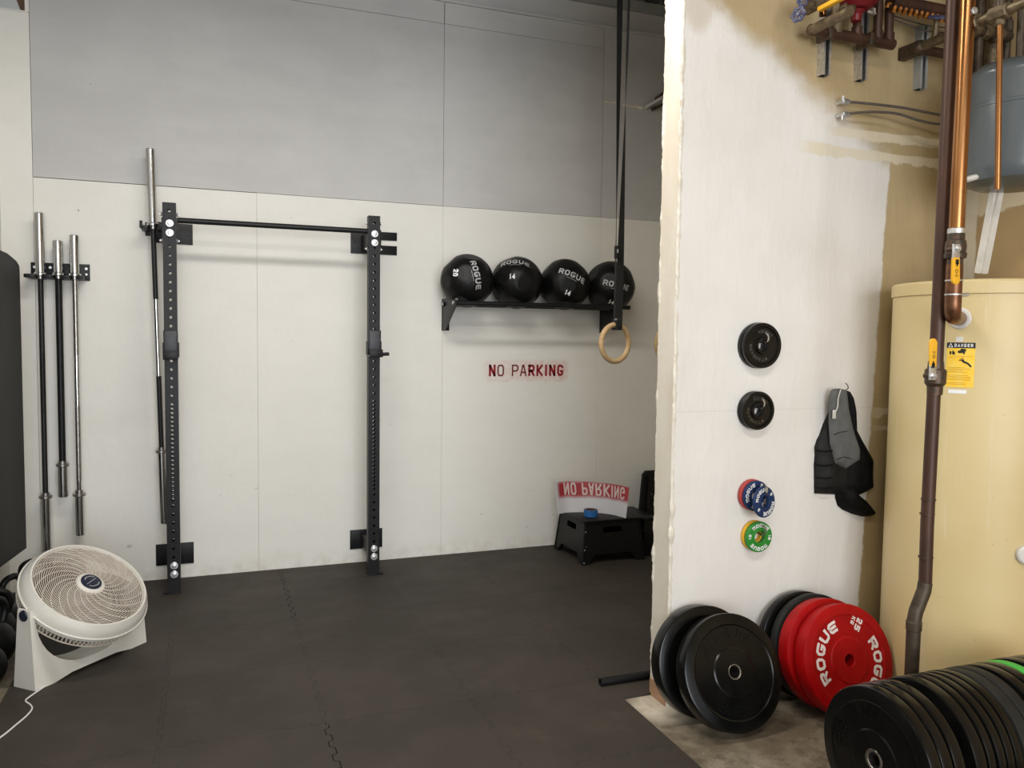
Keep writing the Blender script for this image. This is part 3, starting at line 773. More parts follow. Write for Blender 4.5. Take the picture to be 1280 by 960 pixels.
def med_ball(c, label, words, num, rot_t, pos_t, pos_n, rot_n, R_=0.180):
    """pos: (right, up) angles in degrees seen from the camera"""
    c = Vector(c)
    view = (Vector((0, 0, CAM_H))-c).normalized(); right = Vector((-view.y, view.x, 0)).normalized(); up = view.cross(right)
    if up.z < 0: up = -up
    t = thing('medicine_ball', label, 'ball', c, None, 'medicine balls on the wall shelf')
    b = B(); bmesh.ops.create_icosphere(b, subdivisions=5, radius=1)
    axes = [Vector(v).normalized() for v in ((1,1,1),(-1,1,1),(1,-1,1),(1,1,-1),(-1,-1,1),(-1,1,-1),(1,-1,-1),(-1,-1,-1),(1.3,0,0),(-1.3,0,0),(0,1.3,0),(0,-1.3,0),(0,0,1.3),(0,0,-1.3))]
    q = Matrix.Rotation(random.uniform(0, 6), 3, Vector((random.random(), random.random(), 1)).normalized())
    axes = [q @ a_ for a_ in axes]
    rad = {}
    def rr(d):
        ds = sorted((a_.dot(d) for a_ in axes), reverse=True)
        g = ds[0]-ds[1]                                # 0 at a seam
        return R_*(min(1.0, 0.948/max(0.5, ds[0])**1.0)*0.995 - 0.006*math.exp(-(g/0.016)**2))
    for v in b.verts:
        d = v.co.normalized(); v.co = d*rr(d)
    obj('shell', b, 'leather', t, 0).data.polygons.foreach_set('use_smooth', [True]*len(t.children[0].data.polygons))
    def mapper(ang, lift=0.0015):
        ar, au, rot = [math.radians(k) for k in ang]
        n0 = (view*math.cos(ar)*math.cos(au)+right*math.sin(ar)*math.cos(au)+up*math.sin(au)).normalized()
        tr = (right*math.cos(ar)-view*math.sin(ar)).normalized(); tu = n0.cross(tr)
        if tu.dot(up) < 0: tu = -tu
        e1 = tr*math.cos(rot)+tu*math.sin(rot); e2 = tu*math.cos(rot)-tr*math.sin(rot)
        def fn(x, y):
            a_ = x/R_; e_ = y/R_
            d = (n0*math.cos(a_)+e1*math.sin(a_))*math.cos(e_)+e2*math.sin(e_); d.normalize()
            return d*(rr(d)+lift)
        return fn
    b = B(); text(b, words, 0.040, 0.0085, mapper((*pos_t, rot_t)), 0.86, 0.2, seglen=0.012); obj('lettering', b, 'grey_print', t, 0)
    b = B(); f_ = mapper((*pos_t, rot_t))
    stroke(b, [(-0.035, -0.031), (0.04, -0.031)], 0.0022, f_, 0.01); obj('underline', b, 'grey_print', t, 0)
    b = B(); text(b, num, 0.036, 0.0085, mapper((*pos_n, rot_n)), 0.62, 0.12, seglen=0.012); obj('weight_number', b, 'pure_white', t, 0)
    # lacing
    mx = ((pos_t[0]+pos_n[0])/2, (pos_t[1]+pos_n[1])/2, rot_t); f_ = mapper(mx, 0.0005); b = B()
    for k in range(7):
        x_ = (k-3)*0.015
        stroke(b, [(x_-0.003, -0.012), (x_+0.003, 0.012)], 0.003, f_, 0.01)
    obj('lacing', b, 'emboss', t, 0)
    return t
med_ball((1.622, 5.162, 1.906), 'black medicine ball marked 20, leftmost on the shelf', 'ROGUE', '20', -82, (22, 14), (-26, 17), -88)
med_ball((1.980, 5.162, 1.906), 'black medicine ball marked 14 with arched wordmark on top, second from left', 'ROGUE', '14', 2, (-7, 52), (-10, 14), -2)
med_ball((2.341, 5.162, 1.906), 'black medicine ball marked 14 tilted right, second from right on the shelf', 'ROGUE', '14', -26, (20, 22), (8, -18), -22)
med_ball((2.700, 5.162, 1.906), 'black medicine ball partly hidden by the ring strap, rightmost on the shelf', 'ROGUE', '14', -14, (16, 3), (5, -38), -20)

# ================================================================ GYM RINGS
def ring(c, az, label, strapdx):
    c = Vector(c)
    t = thing('gymnastic_ring', label, 'ring', c, None, 'hanging gymnastic rings')
    n = Vector((math.sin(az), -math.cos(az), 0)); e1 = Vector((math.cos(az), math.sin(az), 0)); e2 = Vector((0, 0, 1))
    b = B(); tube(b, [e1*0.1025*math.cos(2*PI*k/64)+e2*0.1025*math.sin(2*PI*k/64) for k in range(64)], 0.0150, 14, closed=True)
    obj('wooden_ring', b, 'wood_ring', t)
    def ribbon(bm, pts, w0, w1, th=0.0022):
        prev = None; m_ = len(pts)
        for i, (p_, ang) in enumerate(pts):
            p_ = Vector(p_); d = Vector((math.cos(ang), math.sin(ang), 0)); nn = Vector((-d.y, d.x, 0))
            w_ = w0+(w1-w0)*i/(m_-1)
            cur = [bm.verts.new(p_+d*sx*w_/2+nn*sy*th/2) for sx, sy in ((-1,-1),(1,-1),(1,1),(-1,1))]
            if prev:
                for k in range(4): bm.faces.new((prev[k], prev[(k+1) % 4], cur[(k+1) % 4], cur[k]))
            else: bm.faces.new(cur)
            prev = cur
        bm.faces.new(prev)
    A = az
    top = 3.98-c.z
    b = B(); ribbon(b, [(Vector((0.002+strapdx*k/24, 0.012, 0.118+(top-0.118)*k/24)), A+1.25*(1-min(1, k/17))) for k in range(25)], 0.038, 0.042); obj('strap', b, 'webbing', t, 0)
    b = B(); ribbon(b, [(Vector((0.014+(strapdx+0.042)*k/24, -0.010, 0.100+(top-0.100)*k/24)), A-0.15+1.22*min(1, max(0, (k-2)/13))) for k in range(25)], 0.050, 0.044); obj('strap', b, 'webbing', t, 0)
    b = B(); box(b, -0.022, 0.022, -0.022, 0.022, 0.073, 0.135, 0.004, Matrix.Rotation(az, 4, 'Z') @ Matrix.Translation((0.012, 0, 0))); obj('strap_sleeve', b, 'webbing', t)
    b = B(); box(b, -0.021, 0.012, -0.03, 0.0, 0.47, 0.54, 0.003, Matrix.Rotation(az, 4, 'Z')); bk = obj('buckle', b, 'black_steel', t)
    b = B(); box(b, -0.024, -0.017, -0.033, -0.027, 0.50, 0.52, 0.001, Matrix.Rotation(az, 4, 'Z')); obj('buckle_pin', b, 'zinc', bk)
    b = B(); box(b, -0.024, -0.012, -0.026, -0.020, 0.128, 0.138, 0.001, Matrix.Rotation(az, 4, 'Z')); obj('strap_tag', b, 'zinc', t)
    return t
ring((2.130, 4.0, 1.507), math.radians(14.3), 'wooden gymnastic ring on black straps in front of the ball shelf', -0.010)
ring((2.578, 4.16, 1.505), math.radians(14.3), 'wooden gymnastic ring almost hidden behind the partition edge', 0.03)

# ================================================================ PLATES
def plate_profile(r, t, hole, ring_r, groove_r, relief=0.003):
    def face(z, s):
        return [(hole, z-s*0.002), (hole+0.004, z), (ring_r-0.006, z), (ring_r, z-s*relief), (groove_r-0.008, z-s*relief), (groove_r-0.003, z-s*0.0005), (groove_r+0.003, z-s*0.0005), (groove_r+0.008, z-s*0.002), (r-0.007, z-s*0.002), (r-0.002, z-s*0.004), (r, z-s*0.009)]
    return face(t/2, 1)+face(-t/2, -1)[::-1]
def bumper(label, m4, thick, mat, letter=None, words=True, hubmat='steel', group=None, r=0.225, spin=0.0, kg='25', hr=0.0302):
    t = thing('bumper_plate', label, 'weight plate', mat=m4, group=group)
    b = B(); lathe(b, plate_profile(r, thick, 0.0255, 0.095, 0.185), 96, closed=True); obj('disc', b, mat, t, 25)
    zf = thick/2
    if hubmat:
        b = B(); lathe(b, [(0.0243, -zf-0.0002), (0.0243, zf-0.0015), (0.0262, zf+0.0003), (hr-0.001, zf+0.0003), (hr, zf-0.001), (0.0254, zf-0.003), (0.0254, -zf+0.003), (hr, -zf+0.001), (hr-0.001, -zf-0.0002)], 40, closed=True)
        obj('hub_insert', b, hubmat, t)
    if words:
        zl = zf-0.0018
        def arc(mid, rad):
            def fn(x, y):
                a_ = math.radians(mid)-x/rad
                rr_ = rad+y
                return Vector((rr_*math.cos(a_), rr_*math.sin(a_), zl+0.0002))
            return fn
        if letter == 'white_letter':
            for mid in (157, -23):
                b = B(); text(b, 'ROGUE', 0.044, 0.0115, arc(mid+spin, 0.147), 1.05, 0.22, seglen=0.008); obj('wordmark', b, letter, t, 0)
            for mid in (60, 240):
                a_ = math.radians(mid+spin); cen = Vector((math.cos(a_), math.sin(a_)))*0.155
                d = -Vector((math.cos(a_-0.12), math.sin(a_-0.12))); u_ = Vector((-d.y, d.x))
                def fn(x, y, cen=cen, d=d, u_=u_):
                    q = cen+d*x+u_*y; return Vector((q.x, q.y, zl+0.0002))
                def fn2(x, y, cen=cen, d=d, u_=u_):
                    q = cen+d*x+u_*(y-0.031); return Vector((q.x, q.y, zl+0.0002))
                b = B(); text(b, kg, 0.029, 0.0075, fn, 0.85, 0.25); obj('weight_number', b, letter, t, 0)
                b = B(); text(b, 'KG', 0.018, 0.005, fn2, 0.85, 0.25); obj('unit_mark', b, letter, t, 0)
        else:
            b = B(); text(b, 'ROGUE', 0.040, 0.005, arc(100+spin, 0.146), 1.05, 0.25, seglen=0.008); obj('wordmark', b, 'emboss', t, 0)
            b = B(); text(b, 'HI-TEMP', 0.038, 0.005, arc(-82+spin, 0.146), 0.85, 0.25, seglen=0.008); obj('lettering', b, 'emboss', t, 0)
    return t
R_ = math.radians
def lean(xc, yc, zc, el, thick, az=0.0):
    """(xc,yc,zc) = centre of FRONT face"""
    m = frame((xc, yc, zc), az, R_(el)); return m @ Matrix.Translation((0, 0, -thick/2))
bumper('black bumper plate with steel-ringed hole, front one leaning at the partition end', lean(1.925, 2.562, 0.228, 22, 0.074), 0.074, 'black_rubber', words=True, spin=0)
bumper('black bumper plate against the partition, behind the steel-ringed black one', lean(1.895, 2.703, 0.216, 13, 0.074, 0.0), 0.074, 'black_rubber', words=False)
bumper('red bumper plate with white lettering, front of the leaning row by the water heater', lean(2.442, 2.498, 0.230, 17.5, 0.068), 0.068, 'red', 'white_letter', hubmat='red')
bumper('red bumper plate sandwiched behind the lettered red one', lean(2.430, 2.585, 0.226, 14.5, 0.068), 0.068, 'red', None, False, hubmat='red')
bumper('thin black bumper plate directly behind the two red plates', lean(2.437, 2.672, 0.218, 12, 0.044), 0.044, 'grey_rubber', None, False)
bumper('thin black bumper plate touching the partition behind the red plates', lean(2.418, 2.733, 0.214, 10, 0.044), 0.044, 'black_rubber', None, False)
# standing row
SY = 1.886
row = [(1.952, .048, 'black_rubber', 'black bumper plate at the near left end of the standing row'),
       (2.001, .046, 'black_rubber', 'black bumper plate second from the near left end of the standing row'),
       (2.048, .046, 'black_rubber', 'black bumper plate third in the standing row, just before the gap'),
       (2.133, .050, 'black_rubber', 'black bumper plate just after the gap in the standing row'),
       (2.184, .036, 'black_rubber', 'shiny thin black bumper plate second after the gap in the standing row'),
       (2.221, .036, 'black_rubber', 'shiny thin black bumper plate third after the gap in the standing row'),
       (2.258, .036, 'black_rubber', 'shiny thin black bumper plate fourth after the gap in the standing row'),
       (2.295, .038, 'black_rubber', 'shiny black bumper plate touching the wide dull grey pair'),
       (2.334, .050, 'grey_rubber', 'dull dark grey bumper plate, first of the matte pair in the row'),
       (2.385, .050, 'grey_rubber', 'dull dark grey bumper plate, second of the matte pair in the row'),
       (2.450, .048, 'black_rubber', 'black bumper plate after the matte grey pair in the row'),
       (2.499, .046, 'black_rubber', 'black bumper plate touching the bright green one on its near side'),
       (2.546, .042, 'green_bright', 'bright green bumper plate in the standing row'),
       (2.606, .050, 'black_rubber', 'black bumper plate just past the bright green one'),
       (2.657, .080, 'black_rubber', 'thick black bumper plate between the green and yellow ones'),
       (2.738, .042, 'yellow_rubber', 'yellow bumper plate at the far right end of the standing row')]
prev = None
for x0, th, mt_, lb in row:
    dy = random.uniform(-0.003, 0.003)
    m = frame((x0, SY+dy, 0.2135), -PI/2, 0) @ Matrix.Translation((0, 0, -th/2))
    bumper(lb, m, th, mt_, words=(x0 < 1.96), spin=40, hr=0.0355, group='bumper plates standing in a row on the floor')

# wall-hung small plates
def iron(label, c, r, th, words, lm, group, spin=0):
    t = thing('iron_plate', label, 'weight plate', mat=frame(c), group=group)
    z = th/2
    prof = [(0.0225, z-0.002), (0.0245, z+0.001), (0.034, z+0.001), (0.038, z-0.0065), (r*0.80, z-0.0065), (r*0.84, z), (r*0.97, z), (r, z-0.004)]
    b = B(); lathe(b, prof+[(q, -zz) for q, zz in prof[::-1]], 64, closed=True); obj('disc', b, 'iron', t, 25)
    if words:
        def arc(mid, rad):
            def fn(x, y): a_ = R_(mid)-x/rad; return Vector(((rad+y)*math.cos(a_), (rad+y)*math.sin(a_), z-0.0055))
            return fn
        b = B(); text(b, words, 0.0125, 0.0028, arc(235+spin, r*0.62), 0.95, 0.35, seglen=0.004); obj('lettering', b, lm, t, 0)
        b = B(); text(b, 'WEIGHT', 0.0125, 0.0028, arc(75+spin, r*0.62), 0.85, 0.3, seglen=0.004); obj('lettering', b, lm, t, 0)
    return t
def jhook(label, x, z, L, parent=None):
    t = thing('wall_hook', label, 'hook', (x, PY0, z), None, None)
    b = B(); tube(b, [(0, 0, 0), (0, -L*0.5, -0.002), (0.0, -L*0.85, -0.004), (0.005, -L-0.004, 0.004), (0.008, -L-0.008, 0.020), (0.004, -L-0.004, 0.034), (-0.003, -L, 0.040)], 0.0042, 10, smooth_n=6)
    obj('hook_rod', b, 'chrome', t)
    return t
def hung(px, py, yf): p_ = P(px, py, yf); return p_
# top iron pair: front face y
c = hung(953.5, 432.0, 2.790)
iron('black iron plate nearest the wall on the topmost hook', (c.x, 2.834-0.0115, c.z), 0.0975, 0.022, None, None, 'iron plates on the topmost wall hook')
iron('black iron plate with raised white-worn letters, front one on the topmost hook', (c.x+0.001, 2.834-0.0345, c.z), 0.0965, 0.023, 'STANDARD', 'iron_letter', 'iron plates on the topmost wall hook')
jhook('chrome hook through the largest black iron plates', c.x+0.003, c.z+0.013, 0.058)
c = hung(948.5, 513.5, 2.792)
for k, lb in enumerate(('thin black iron plate nearest the wall on the second hook', 'thin black iron plate in the middle of the second hook')):
    iron(lb, (c.x, 2.834-0.0075-0.0145*k, c.z), 0.0815, 0.0135, None, None, 'iron plates on the second wall hook')
iron('brown-worn lettered black iron plate, front one on the second hook', (c.x, 2.834-0.0365, c.z), 0.0825, 0.0135, 'STANDARD', 'iron_letter_dim', 'iron plates on the second wall hook')
jhook('chrome hook through the smaller black iron plates', c.x+0.003, c.z+0.013, 0.056)
def change(label, m4, r, th, mat, num='5', group=None, words=True):
    t = thing('change_plate', label, 'weight plate', mat=m4, group=group); z = th/2
    prof = [(0.0255, z-0.002), (0.0275, z), (0.0335, z), (0.035, z-0.0015), (r-0.006, z-0.0015), (r-0.002, z-0.0025), (r, z-0.006)]
    b = B(); lathe(b, prof+[(q, -zz) for q, zz in prof[::-1]], 64, closed=True); obj('disc', b, mat, t, 25)
    if words:
        b = B()
        def arc(mid, rad):
            def fn(x, y): a_ = R_(mid)-x/rad; return Vector(((rad+y)*math.cos(a_), (rad+y)*math.sin(a_), z-0.0010))
            return fn
        rr_ = (0.035+r)/2
        for mid in (85, 265): b = B(); text(b, 'ROGUE', 0.0165, 0.0043, arc(mid, rr_), 0.95, 0.18, seglen=0.004); obj('wordmark', b, 'pure_white', t, 0)
        for mid in (175, -5): b = B(); text(b, num, 0.014, 0.004, arc(mid, rr_), 0.8, 0.2, seglen=0.004); obj('weight_number', b, 'pure_white', t, 0)
    return t
c = P(949.0, 621.0, 2.775)
change('faded red change plate nearest the wall on the third hook', frame((c.x-0.003, 2.834-0.0135, c.z+0.001)), 0.067, 0.026, 'red_soft', '5', None, False)
change('navy blue lettered change plate flat against the red one', frame((c.x, 2.834-0.0365, c.z), 0, 0, R_(70)), 0.0655, 0.0195, 'blue', '2')
cb = P(957.0, 627.0, 2.745)
change('navy blue lettered change plate turned sideways at the hook tip', frame((cb.x-0.004, 2.752, cb.z-0.002), R_(13), R_(5), R_(40)), 0.0665, 0.017, 'blue', '2')
jhook('chrome hook holding the red and navy change plates', c.x+0.0, c.z+0.016, 0.092)
c = P(949.5, 671.5, 2.79)
change('yellow change plate nearest the wall on the lowest hook', frame((c.x-0.002, 2.834-0.012, c.z+0.001)), 0.0655, 0.0235, 'yellow_rubber', '5', None, False)
change('green lettered change plate in front of the yellow one', frame((c.x, 2.834-0.0355, c.z)), 0.0665, 0.022, 'green', '10')
jhook('chrome hook holding the yellow and green change plates', c.x+0.002, c.z+0.016, 0.062)

# ================================================================ WEIGHT VEST
def pillow(bm, outline, th, y0, wr=0.0, k=0.02, cell=0.010, seed=0, back=True):
    """outline in (X, Z) world metres, bulging towards -Y from y0"""
    n = len(outline); ov = [Vector(p_) for p_ in outline]
    bound = []
    for i in range(n):
        a_, c_ = ov[i], ov[(i+1) % n]; q = max(1, int((c_-a_).length/cell))
        for j in range(q): bound.append(a_.lerp(c_, j/q))
    nb = len(bound)
    def inside(p_):
        r = False
        for i in range(nb):
            a_, c_ = bound[i], bound[(i+1) % nb]
            if (a_.y > p_.y) != (c_.y > p_.y) and p_.x < (c_.x-a_.x)*(p_.y-a_.y)/(c_.y-a_.y)+a_.x: r = not r
        return r
    def dist(p_):
        m_ = 9
        for i in range(nb):
            a_, c_ = bound[i], bound[(i+1) % nb]; d = c_-a_; t = max(0, min(1, (p_-a_).dot(d)/max(d.length_squared, 1e-12)))
            m_ = min(m_, (a_+d*t-p_).length)
        return m_
    xs = [p_.x for p_ in bound]; zs = [p_.y for p_ in bound]; pts = list(bound)
    x = min(xs)+cell/2; row_ = 0
    while x < max(xs):
        z = min(zs)+(cell/2 if row_ % 2 else 0)
        while z < max(zs):
            p_ = Vector((x, z))
            if inside(p_) and dist(p_) > cell*0.55: pts.append(p_)
            z += cell
        x += cell*0.87; row_ += 1
    vv, ee, ff, *_r2 = delaunay_2d_cdt(pts, [(i, (i+1) % nb) for i in range(nb)], [], 1, 1e-5)
    def H(p_):
        d = dist(p_); h = th*(1-math.exp(-d/k))
        if wr: h += wr*mnoise.noise(Vector((p_.x*16+seed, p_.y*7, seed)))*min(1, d/0.02)
        return h
    fr = [bm.verts.new((v.x, y0-max(0.0, H(v)), v.y)) for v in vv]
    for f in ff: bm.faces.new([fr[i] for i in f])
    if back:
        bk = [bm.verts.new((v.x, y0+0.004, v.y)) for v in vv]
        for f in ff: bm.faces.new([bk[i] for i in f][::-1])
        cnt = {}
        for f in ff:
            for i in range(len(f)):
                e_ = (f[i], f[(i+1) % len(f)]); cnt[e_] = 1
        for (i, j) in cnt:
            if (j, i) not in cnt: bm.faces.new((fr[i], bk[i], bk[j], fr[j]))
    return bm
VO = P(1047, 488, 2.83); VO = Vector((VO.x, PY0, VO.z))
def vz(pts, Y): 
    out = []
    for (zx, zy) in pts:
        p_ = P(1000+zx/5.053, 470+zy/5.053, Y); out.append((p_.x-VO.x, p_.z-VO.z))
    return out
vest = thing('weight_vest', 'black and grey weight vest hanging from a hook beside the water heater', 'vest', VO)
VB = -0.006
YE = PY0+VB
b = B(); pillow(b, vz([(182,232),(150,300),(125,372),(108,405),(94,450),(96,500),(91,560),(93,742),(150,746),(222,748),(320,700),(320,420),(230,300)], YE), 0.040, VB, 0.010, 0.03, seed=3)
obj('side_panel', b, 'vest_pocket', vest, 60)
b = B(); pillow(b, vz([(285,88),(318,100),(335,130),(352,215),(362,345),(395,410),(435,480),(463,532),(462,620),(465,702),(425,728),(372,752),(300,770),(215,745),(205,560),(280,470),(290,300)], YE), 0.052, VB, 0.012, 0.035, seed=8)
obj('body_panel', b, 'vest_black', vest, 60)
b = B(); pillow(b, vz([(222,700),(300,640),(372,752),(420,790),(455,835),(468,868),(440,886),(390,888),(330,872),(270,845),(240,820),(225,770)], YE), 0.078, VB, 0.012, 0.03, seed=11)
obj('waist_flap', b, 'vest_black', vest, 60)
GY = -0.046
b = B(); pillow(b, vz([(210,82),(250,79),(293,92),(305,200),(332,330),(375,460),(372,532),(335,556),(290,587),(222,552),(206,480),(192,430),(184,300),(184,130),(195,100)], PY0+GY), 0.024, GY, 0.007, 0.012, seed=15, cell=0.008)
gp_ = obj('shoulder_panel', b, 'vest_grey', vest, 60); gp_['label'] = 'grey mesh panel'
def vpt(zx, zy, dy): p_ = P(1000+zx/5.053, 470+zy/5.053, PY0+dy); return p_-VO
GS = GY-0.0245
b = B(); tube(b, [vpt(257, 88, GS+0.006), vpt(250, 110, GS), vpt(240, 150, GS-0.001), vpt(238, 190, GS-0.001), vpt(226, 225, GS)], 0.0024, 8, smooth_n=4); obj('piping', b, 'white_plastic', vest)
b = B(); p0 = vpt(216, 232, GS-0.002); box(b, p0.x-0.008, p0.x+0.009, p0.y-0.002, p0.y+0.002, p0.z-0.026, p0.z+0.012, 0.001); obj('care_tag', b, 'white_plastic', vest)
for k, zy in enumerate((470, 560, 640, 705)):
    b = B(); tube(b, [vpt(100, zy, -0.030), vpt(150, zy+8, -0.047), vpt(205, zy+2, -0.049)], 0.0035, 8, smooth_n=4); obj('pocket_seam', b, 'vest_black', vest)
b = B(); tube(b, [vpt(215, 372, GS+0.002), vpt(245, 358, GS-0.001), vpt(285, 350, GS-0.001), vpt(325, 346, GS+0.004)], 0.0014, 6, smooth_n=4); obj('stitching', b, 'vest_black', vest)
b = B(); tube(b, [vpt(232, 530, GS+0.002), vpt(275, 513, GS-0.001), vpt(325, 524, GS+0.001)], 0.0014, 6, smooth_n=4); obj('stitching', b, 'vest_black', vest)
hk = thing('wall_hook', 'small chrome hook at the neck of the weight vest', 'hook', (VO.x+0.012, PY0, VO.z+0.010))
b = B(); tube(b, [(0, 0, -0.004), (0.002, -0.02, -0.006), (0.003, -0.040, -0.004), (0.002, -0.052, 0.004), (-0.004, -0.054, 0.016), (-0.012, -0.050, 0.026)], 0.0026, 8, smooth_n=5); obj('hook_rod', b, 'chrome', hk)

# ================================================================ WATER HEATER
TC = Vector((3.015, 2.43, 0)); TR = 0.343
wh = thing('water_heater', 'large cream cylindrical water heater in the corner behind copper pipes', 'water heater', (TC.x, TC.y, -0.012))
ZT = 1.775
b = B(); lathe(b, [(0, 0), (TR-0.01, 0), (TR, 0.01), (TR, ZT-0.045+0.012)], 128); obj('tank_body', b, 'heater', wh)
b = B(); lathe(b, [(TR+0.001, ZT-0.040), (TR+0.006, ZT-0.038), (TR+0.006, ZT+0.006), (TR, ZT+0.014), (TR-0.05, ZT+0.020), (0, ZT+0.022)], 128); obj('lid', b, 'heater', wh)
def on_tank(px, py, R=TR+0.001):
    d = FW + RT*((px-640)/F_PX) - UP*((py-480)/F_PX); d2 = Vector((d.x, d.y)); o2 = Vector((-TC.x, -TC.y))
    a_ = d2.dot(d2); b_ = 2*d2.dot(o2); c_ = o2.dot(o2)-R*R; t = (-b_-math.sqrt(b_*b_-4*a_*c_))/(2*a_)
    p_ = Vector((0, 0, CAM_H))+d*t; return math.atan2(p_.y-TC.y, p_.x-TC.x), p_.z+0.012, p_
def cylpatch(bm, th0, th1, z0, z1, R, n=10):
    prev = None
    for i in range(n+1):
        a_ = th0+(th1-th0)*i/n; cur = (bm.verts.new((R*math.cos(a_), R*math.sin(a_), z0)), bm.verts.new((R*math.cos(a_), R*math.sin(a_), z1)))
        if prev: bm.faces.new((prev[0], cur[0], cur[1], prev[1]))
        prev = cur
    return bm
thA, zA, _ = on_tank(1184, 428); thB, zB, _ = on_tank(1217, 485)
def lbfn(R):
    thc = (thA+thB)/2
    wid_ = abs(thB-thA)*TR
    s = 1 if thB > thA else -1
    def fn(x, y): a_ = thc+s*x/TR; return Vector((R*math.cos(a_), R*math.sin(a_), (zA+zB)/2+y))
    return fn, wid_
fnl, LW = lbfn(TR+0.0018); LH = zA-zB
lab = obj('warning_label', cylpatch(B(), thA, thB, zB, zA, TR+0.0010), 'label_yellow', wh, 0)
b = B(); cylpatch(b, thA, thB, zA-LH*0.125, zA, TR+0.0014); obj('label_header', b, 'label_black', lab, 0)
def sub(dx, dy): return lambda x, y: fnl(x+dx, y+dy)
fn3, _w = lbfn(TR+0.0022)
b = B(); text(b, 'DANGER', LH*0.070, LH*0.013, lambda x, y: fn3(x+0.010, y+LH*0.4375), 0.62, 0.30, seglen=0.02); 
s_ = LH*0.04; stroke(b, [(-LW*0.36-s_, -s_), (-LW*0.36, s_), (-LW*0.36+s_, -s_), (-LW*0.36-s_, -s_)], LH*0.014, lambda x, y: fn3(x, y+LH*0.4375), 0.02)
obj('label_lettering', b, 'pure_white', lab, 0)
b = B()
def blob(cx, cy, rx, ry, rot=0, n=14):
    vs = []
    for k in range(n):
        a_ = 2*PI*k/n; x_ = rx*math.cos(a_); y_ = ry*math.sin(a_)
        vs.append(b.verts.new(fnl(cx+x_*math.cos(rot)-y_*math.sin(rot), cy+x_*math.sin(rot)+y_*math.cos(rot))))
    b.faces.new(vs)
u = LW
blob(-.36*u, .27*LH, .035*u, .042*LH); blob(-.27*u, .275*LH, .03*u, .05*LH); blob(-.22*u, .26*LH, .02*u, .04*LH)
blob(.02*u, .30*LH, .13*u, .035*LH, .15); blob(.08*u, .335*LH, .09*u, .03*LH, -.2); blob(.12*u, .27*LH, .035*u, .03*LH); blob(.16*u, .33*LH, .03*u, .035*LH)
blob(.18*u, .06*LH, .13*u, .022*LH, -.35)
for a_ in (0.15, .5, .9, 1.3): stroke(b, [(.13*u, .09*LH), (.13*u-.17*u*math.cos(a_), .09*LH+.06*LH*math.sin(a_)*1.2)], .022*u, fnl, .05)
stroke(b, [(.15*u, .07*LH), (.28*u, .03*LH), (.36*u, -.02*LH)], .07*u, fnl, .05)
obj('label_pictogram', b, 'label_black', lab, 0)
b = B()
for k in range(12):
    y_ = -.06*LH-.034*LH*k
    if k in (4, 9): continue
    stroke(b, [(-.44*u, y_), ((.10+.32*random.random())*u, y_)], .012*u*1.0, fnl, .03)
stroke(b, [(-.44*u, .17*LH), (0, .19*LH), (.42*u, .20*LH)], .01*u, fnl, .03)
obj('label_small_print', b, 'label_brown', lab, 0)
tA, zC, _ = on_tank(1185.5, 486); tB, zD, _ = on_tank(1208, 492.5)
tg = obj('rating_sticker', cylpatch(B(), tA, tB, zD, zC-0.002, TR+0.0010), 'pure_white', wh, 0)
tA, zC, _ = on_tank(1195, 421); tB, zD, _ = on_tank(1204, 427)
obj('small_sticker', cylpatch(B(), tA, tB, zD, zC, TR+0.0010), 'white_plastic', wh, 0)
def radial_disc(px, py, prof, name, mat):
    th, z, p_ = on_tank(px, py); n = Vector((math.cos(th), math.sin(th), 0))
    m = axis_mat(Vector((n.x*TR, n.y*TR, z)), Vector((n.x*(TR+1), n.y*(TR+1), z)))[0]
    b = B(); lathe(b, prof, 32, m); return obj(name, b, mat, wh), p_, n
radial_disc(1200, 398, [(0.0, 0.0), (0.040, 0.0), (0.041, 0.004), (0.036, 0.008), (0.0, 0.009)], 'inlet_flange', 'white_plastic')
radial_disc(1281, 693, [(0.0, 0.0), (0.036, 0.0), (0.036, 0.014), (0.030, 0.020), (0.0, 0.021)], 'port_cap', 'white_plastic')
_, _, pin = on_tank(1199, 398)

# ---------------------------------------------------------------- copper riser with ball valve
PYc = 2.125
c_top = P(1208.5, -60, PYc); c_v = P(1195, 297, PYc)
xC = c_v.x
cp = thing('copper_pipe', 'bright copper pipe with yellow valve handle entering the water heater', 'pipe', (xC, PYc, 1.60))
CO = Vector((xC, PYc, 1.60))
topP = P(1210, -40, PYc); topP = Vector((topP.x, PYc, 3.98))
b = B(); tube(b, [Vector((xC-0.0, PYc, c_v.z+0.02))-CO, Vector((xC+0.012, PYc, 3.98))-CO], 0.0255, 24); obj('riser', b, 'copper', cp)
b = B(); cyl(b, Vector((xC, PYc, c_v.z+0.012))-CO, Vector((xC, PYc, c_v.z+0.032))-CO, 0.029, bev=0.002); obj('solder_ring', b, 'zinc', cp)
zv0, zv1 = P(1193, 320, PYc).z, P(1193, 297, PYc).z
b = B(); lathe(b, [(0.026, zv0-0.05), (0.026, zv0-0.012), (0.036, zv0-0.008), (0.038, zv0+0.008), (0.034, zv0+0.012), (0.036, (zv0+zv1)/2), (0.033, zv1-0.012), (0.029, zv1-0.008), (0.029, zv1+0.014)], 12, Matrix.Translation((xC-CO.x, 0, -CO.z)))
vb = obj('ball_valve', b, 'bronze', cp)
yf = PYc-0.040
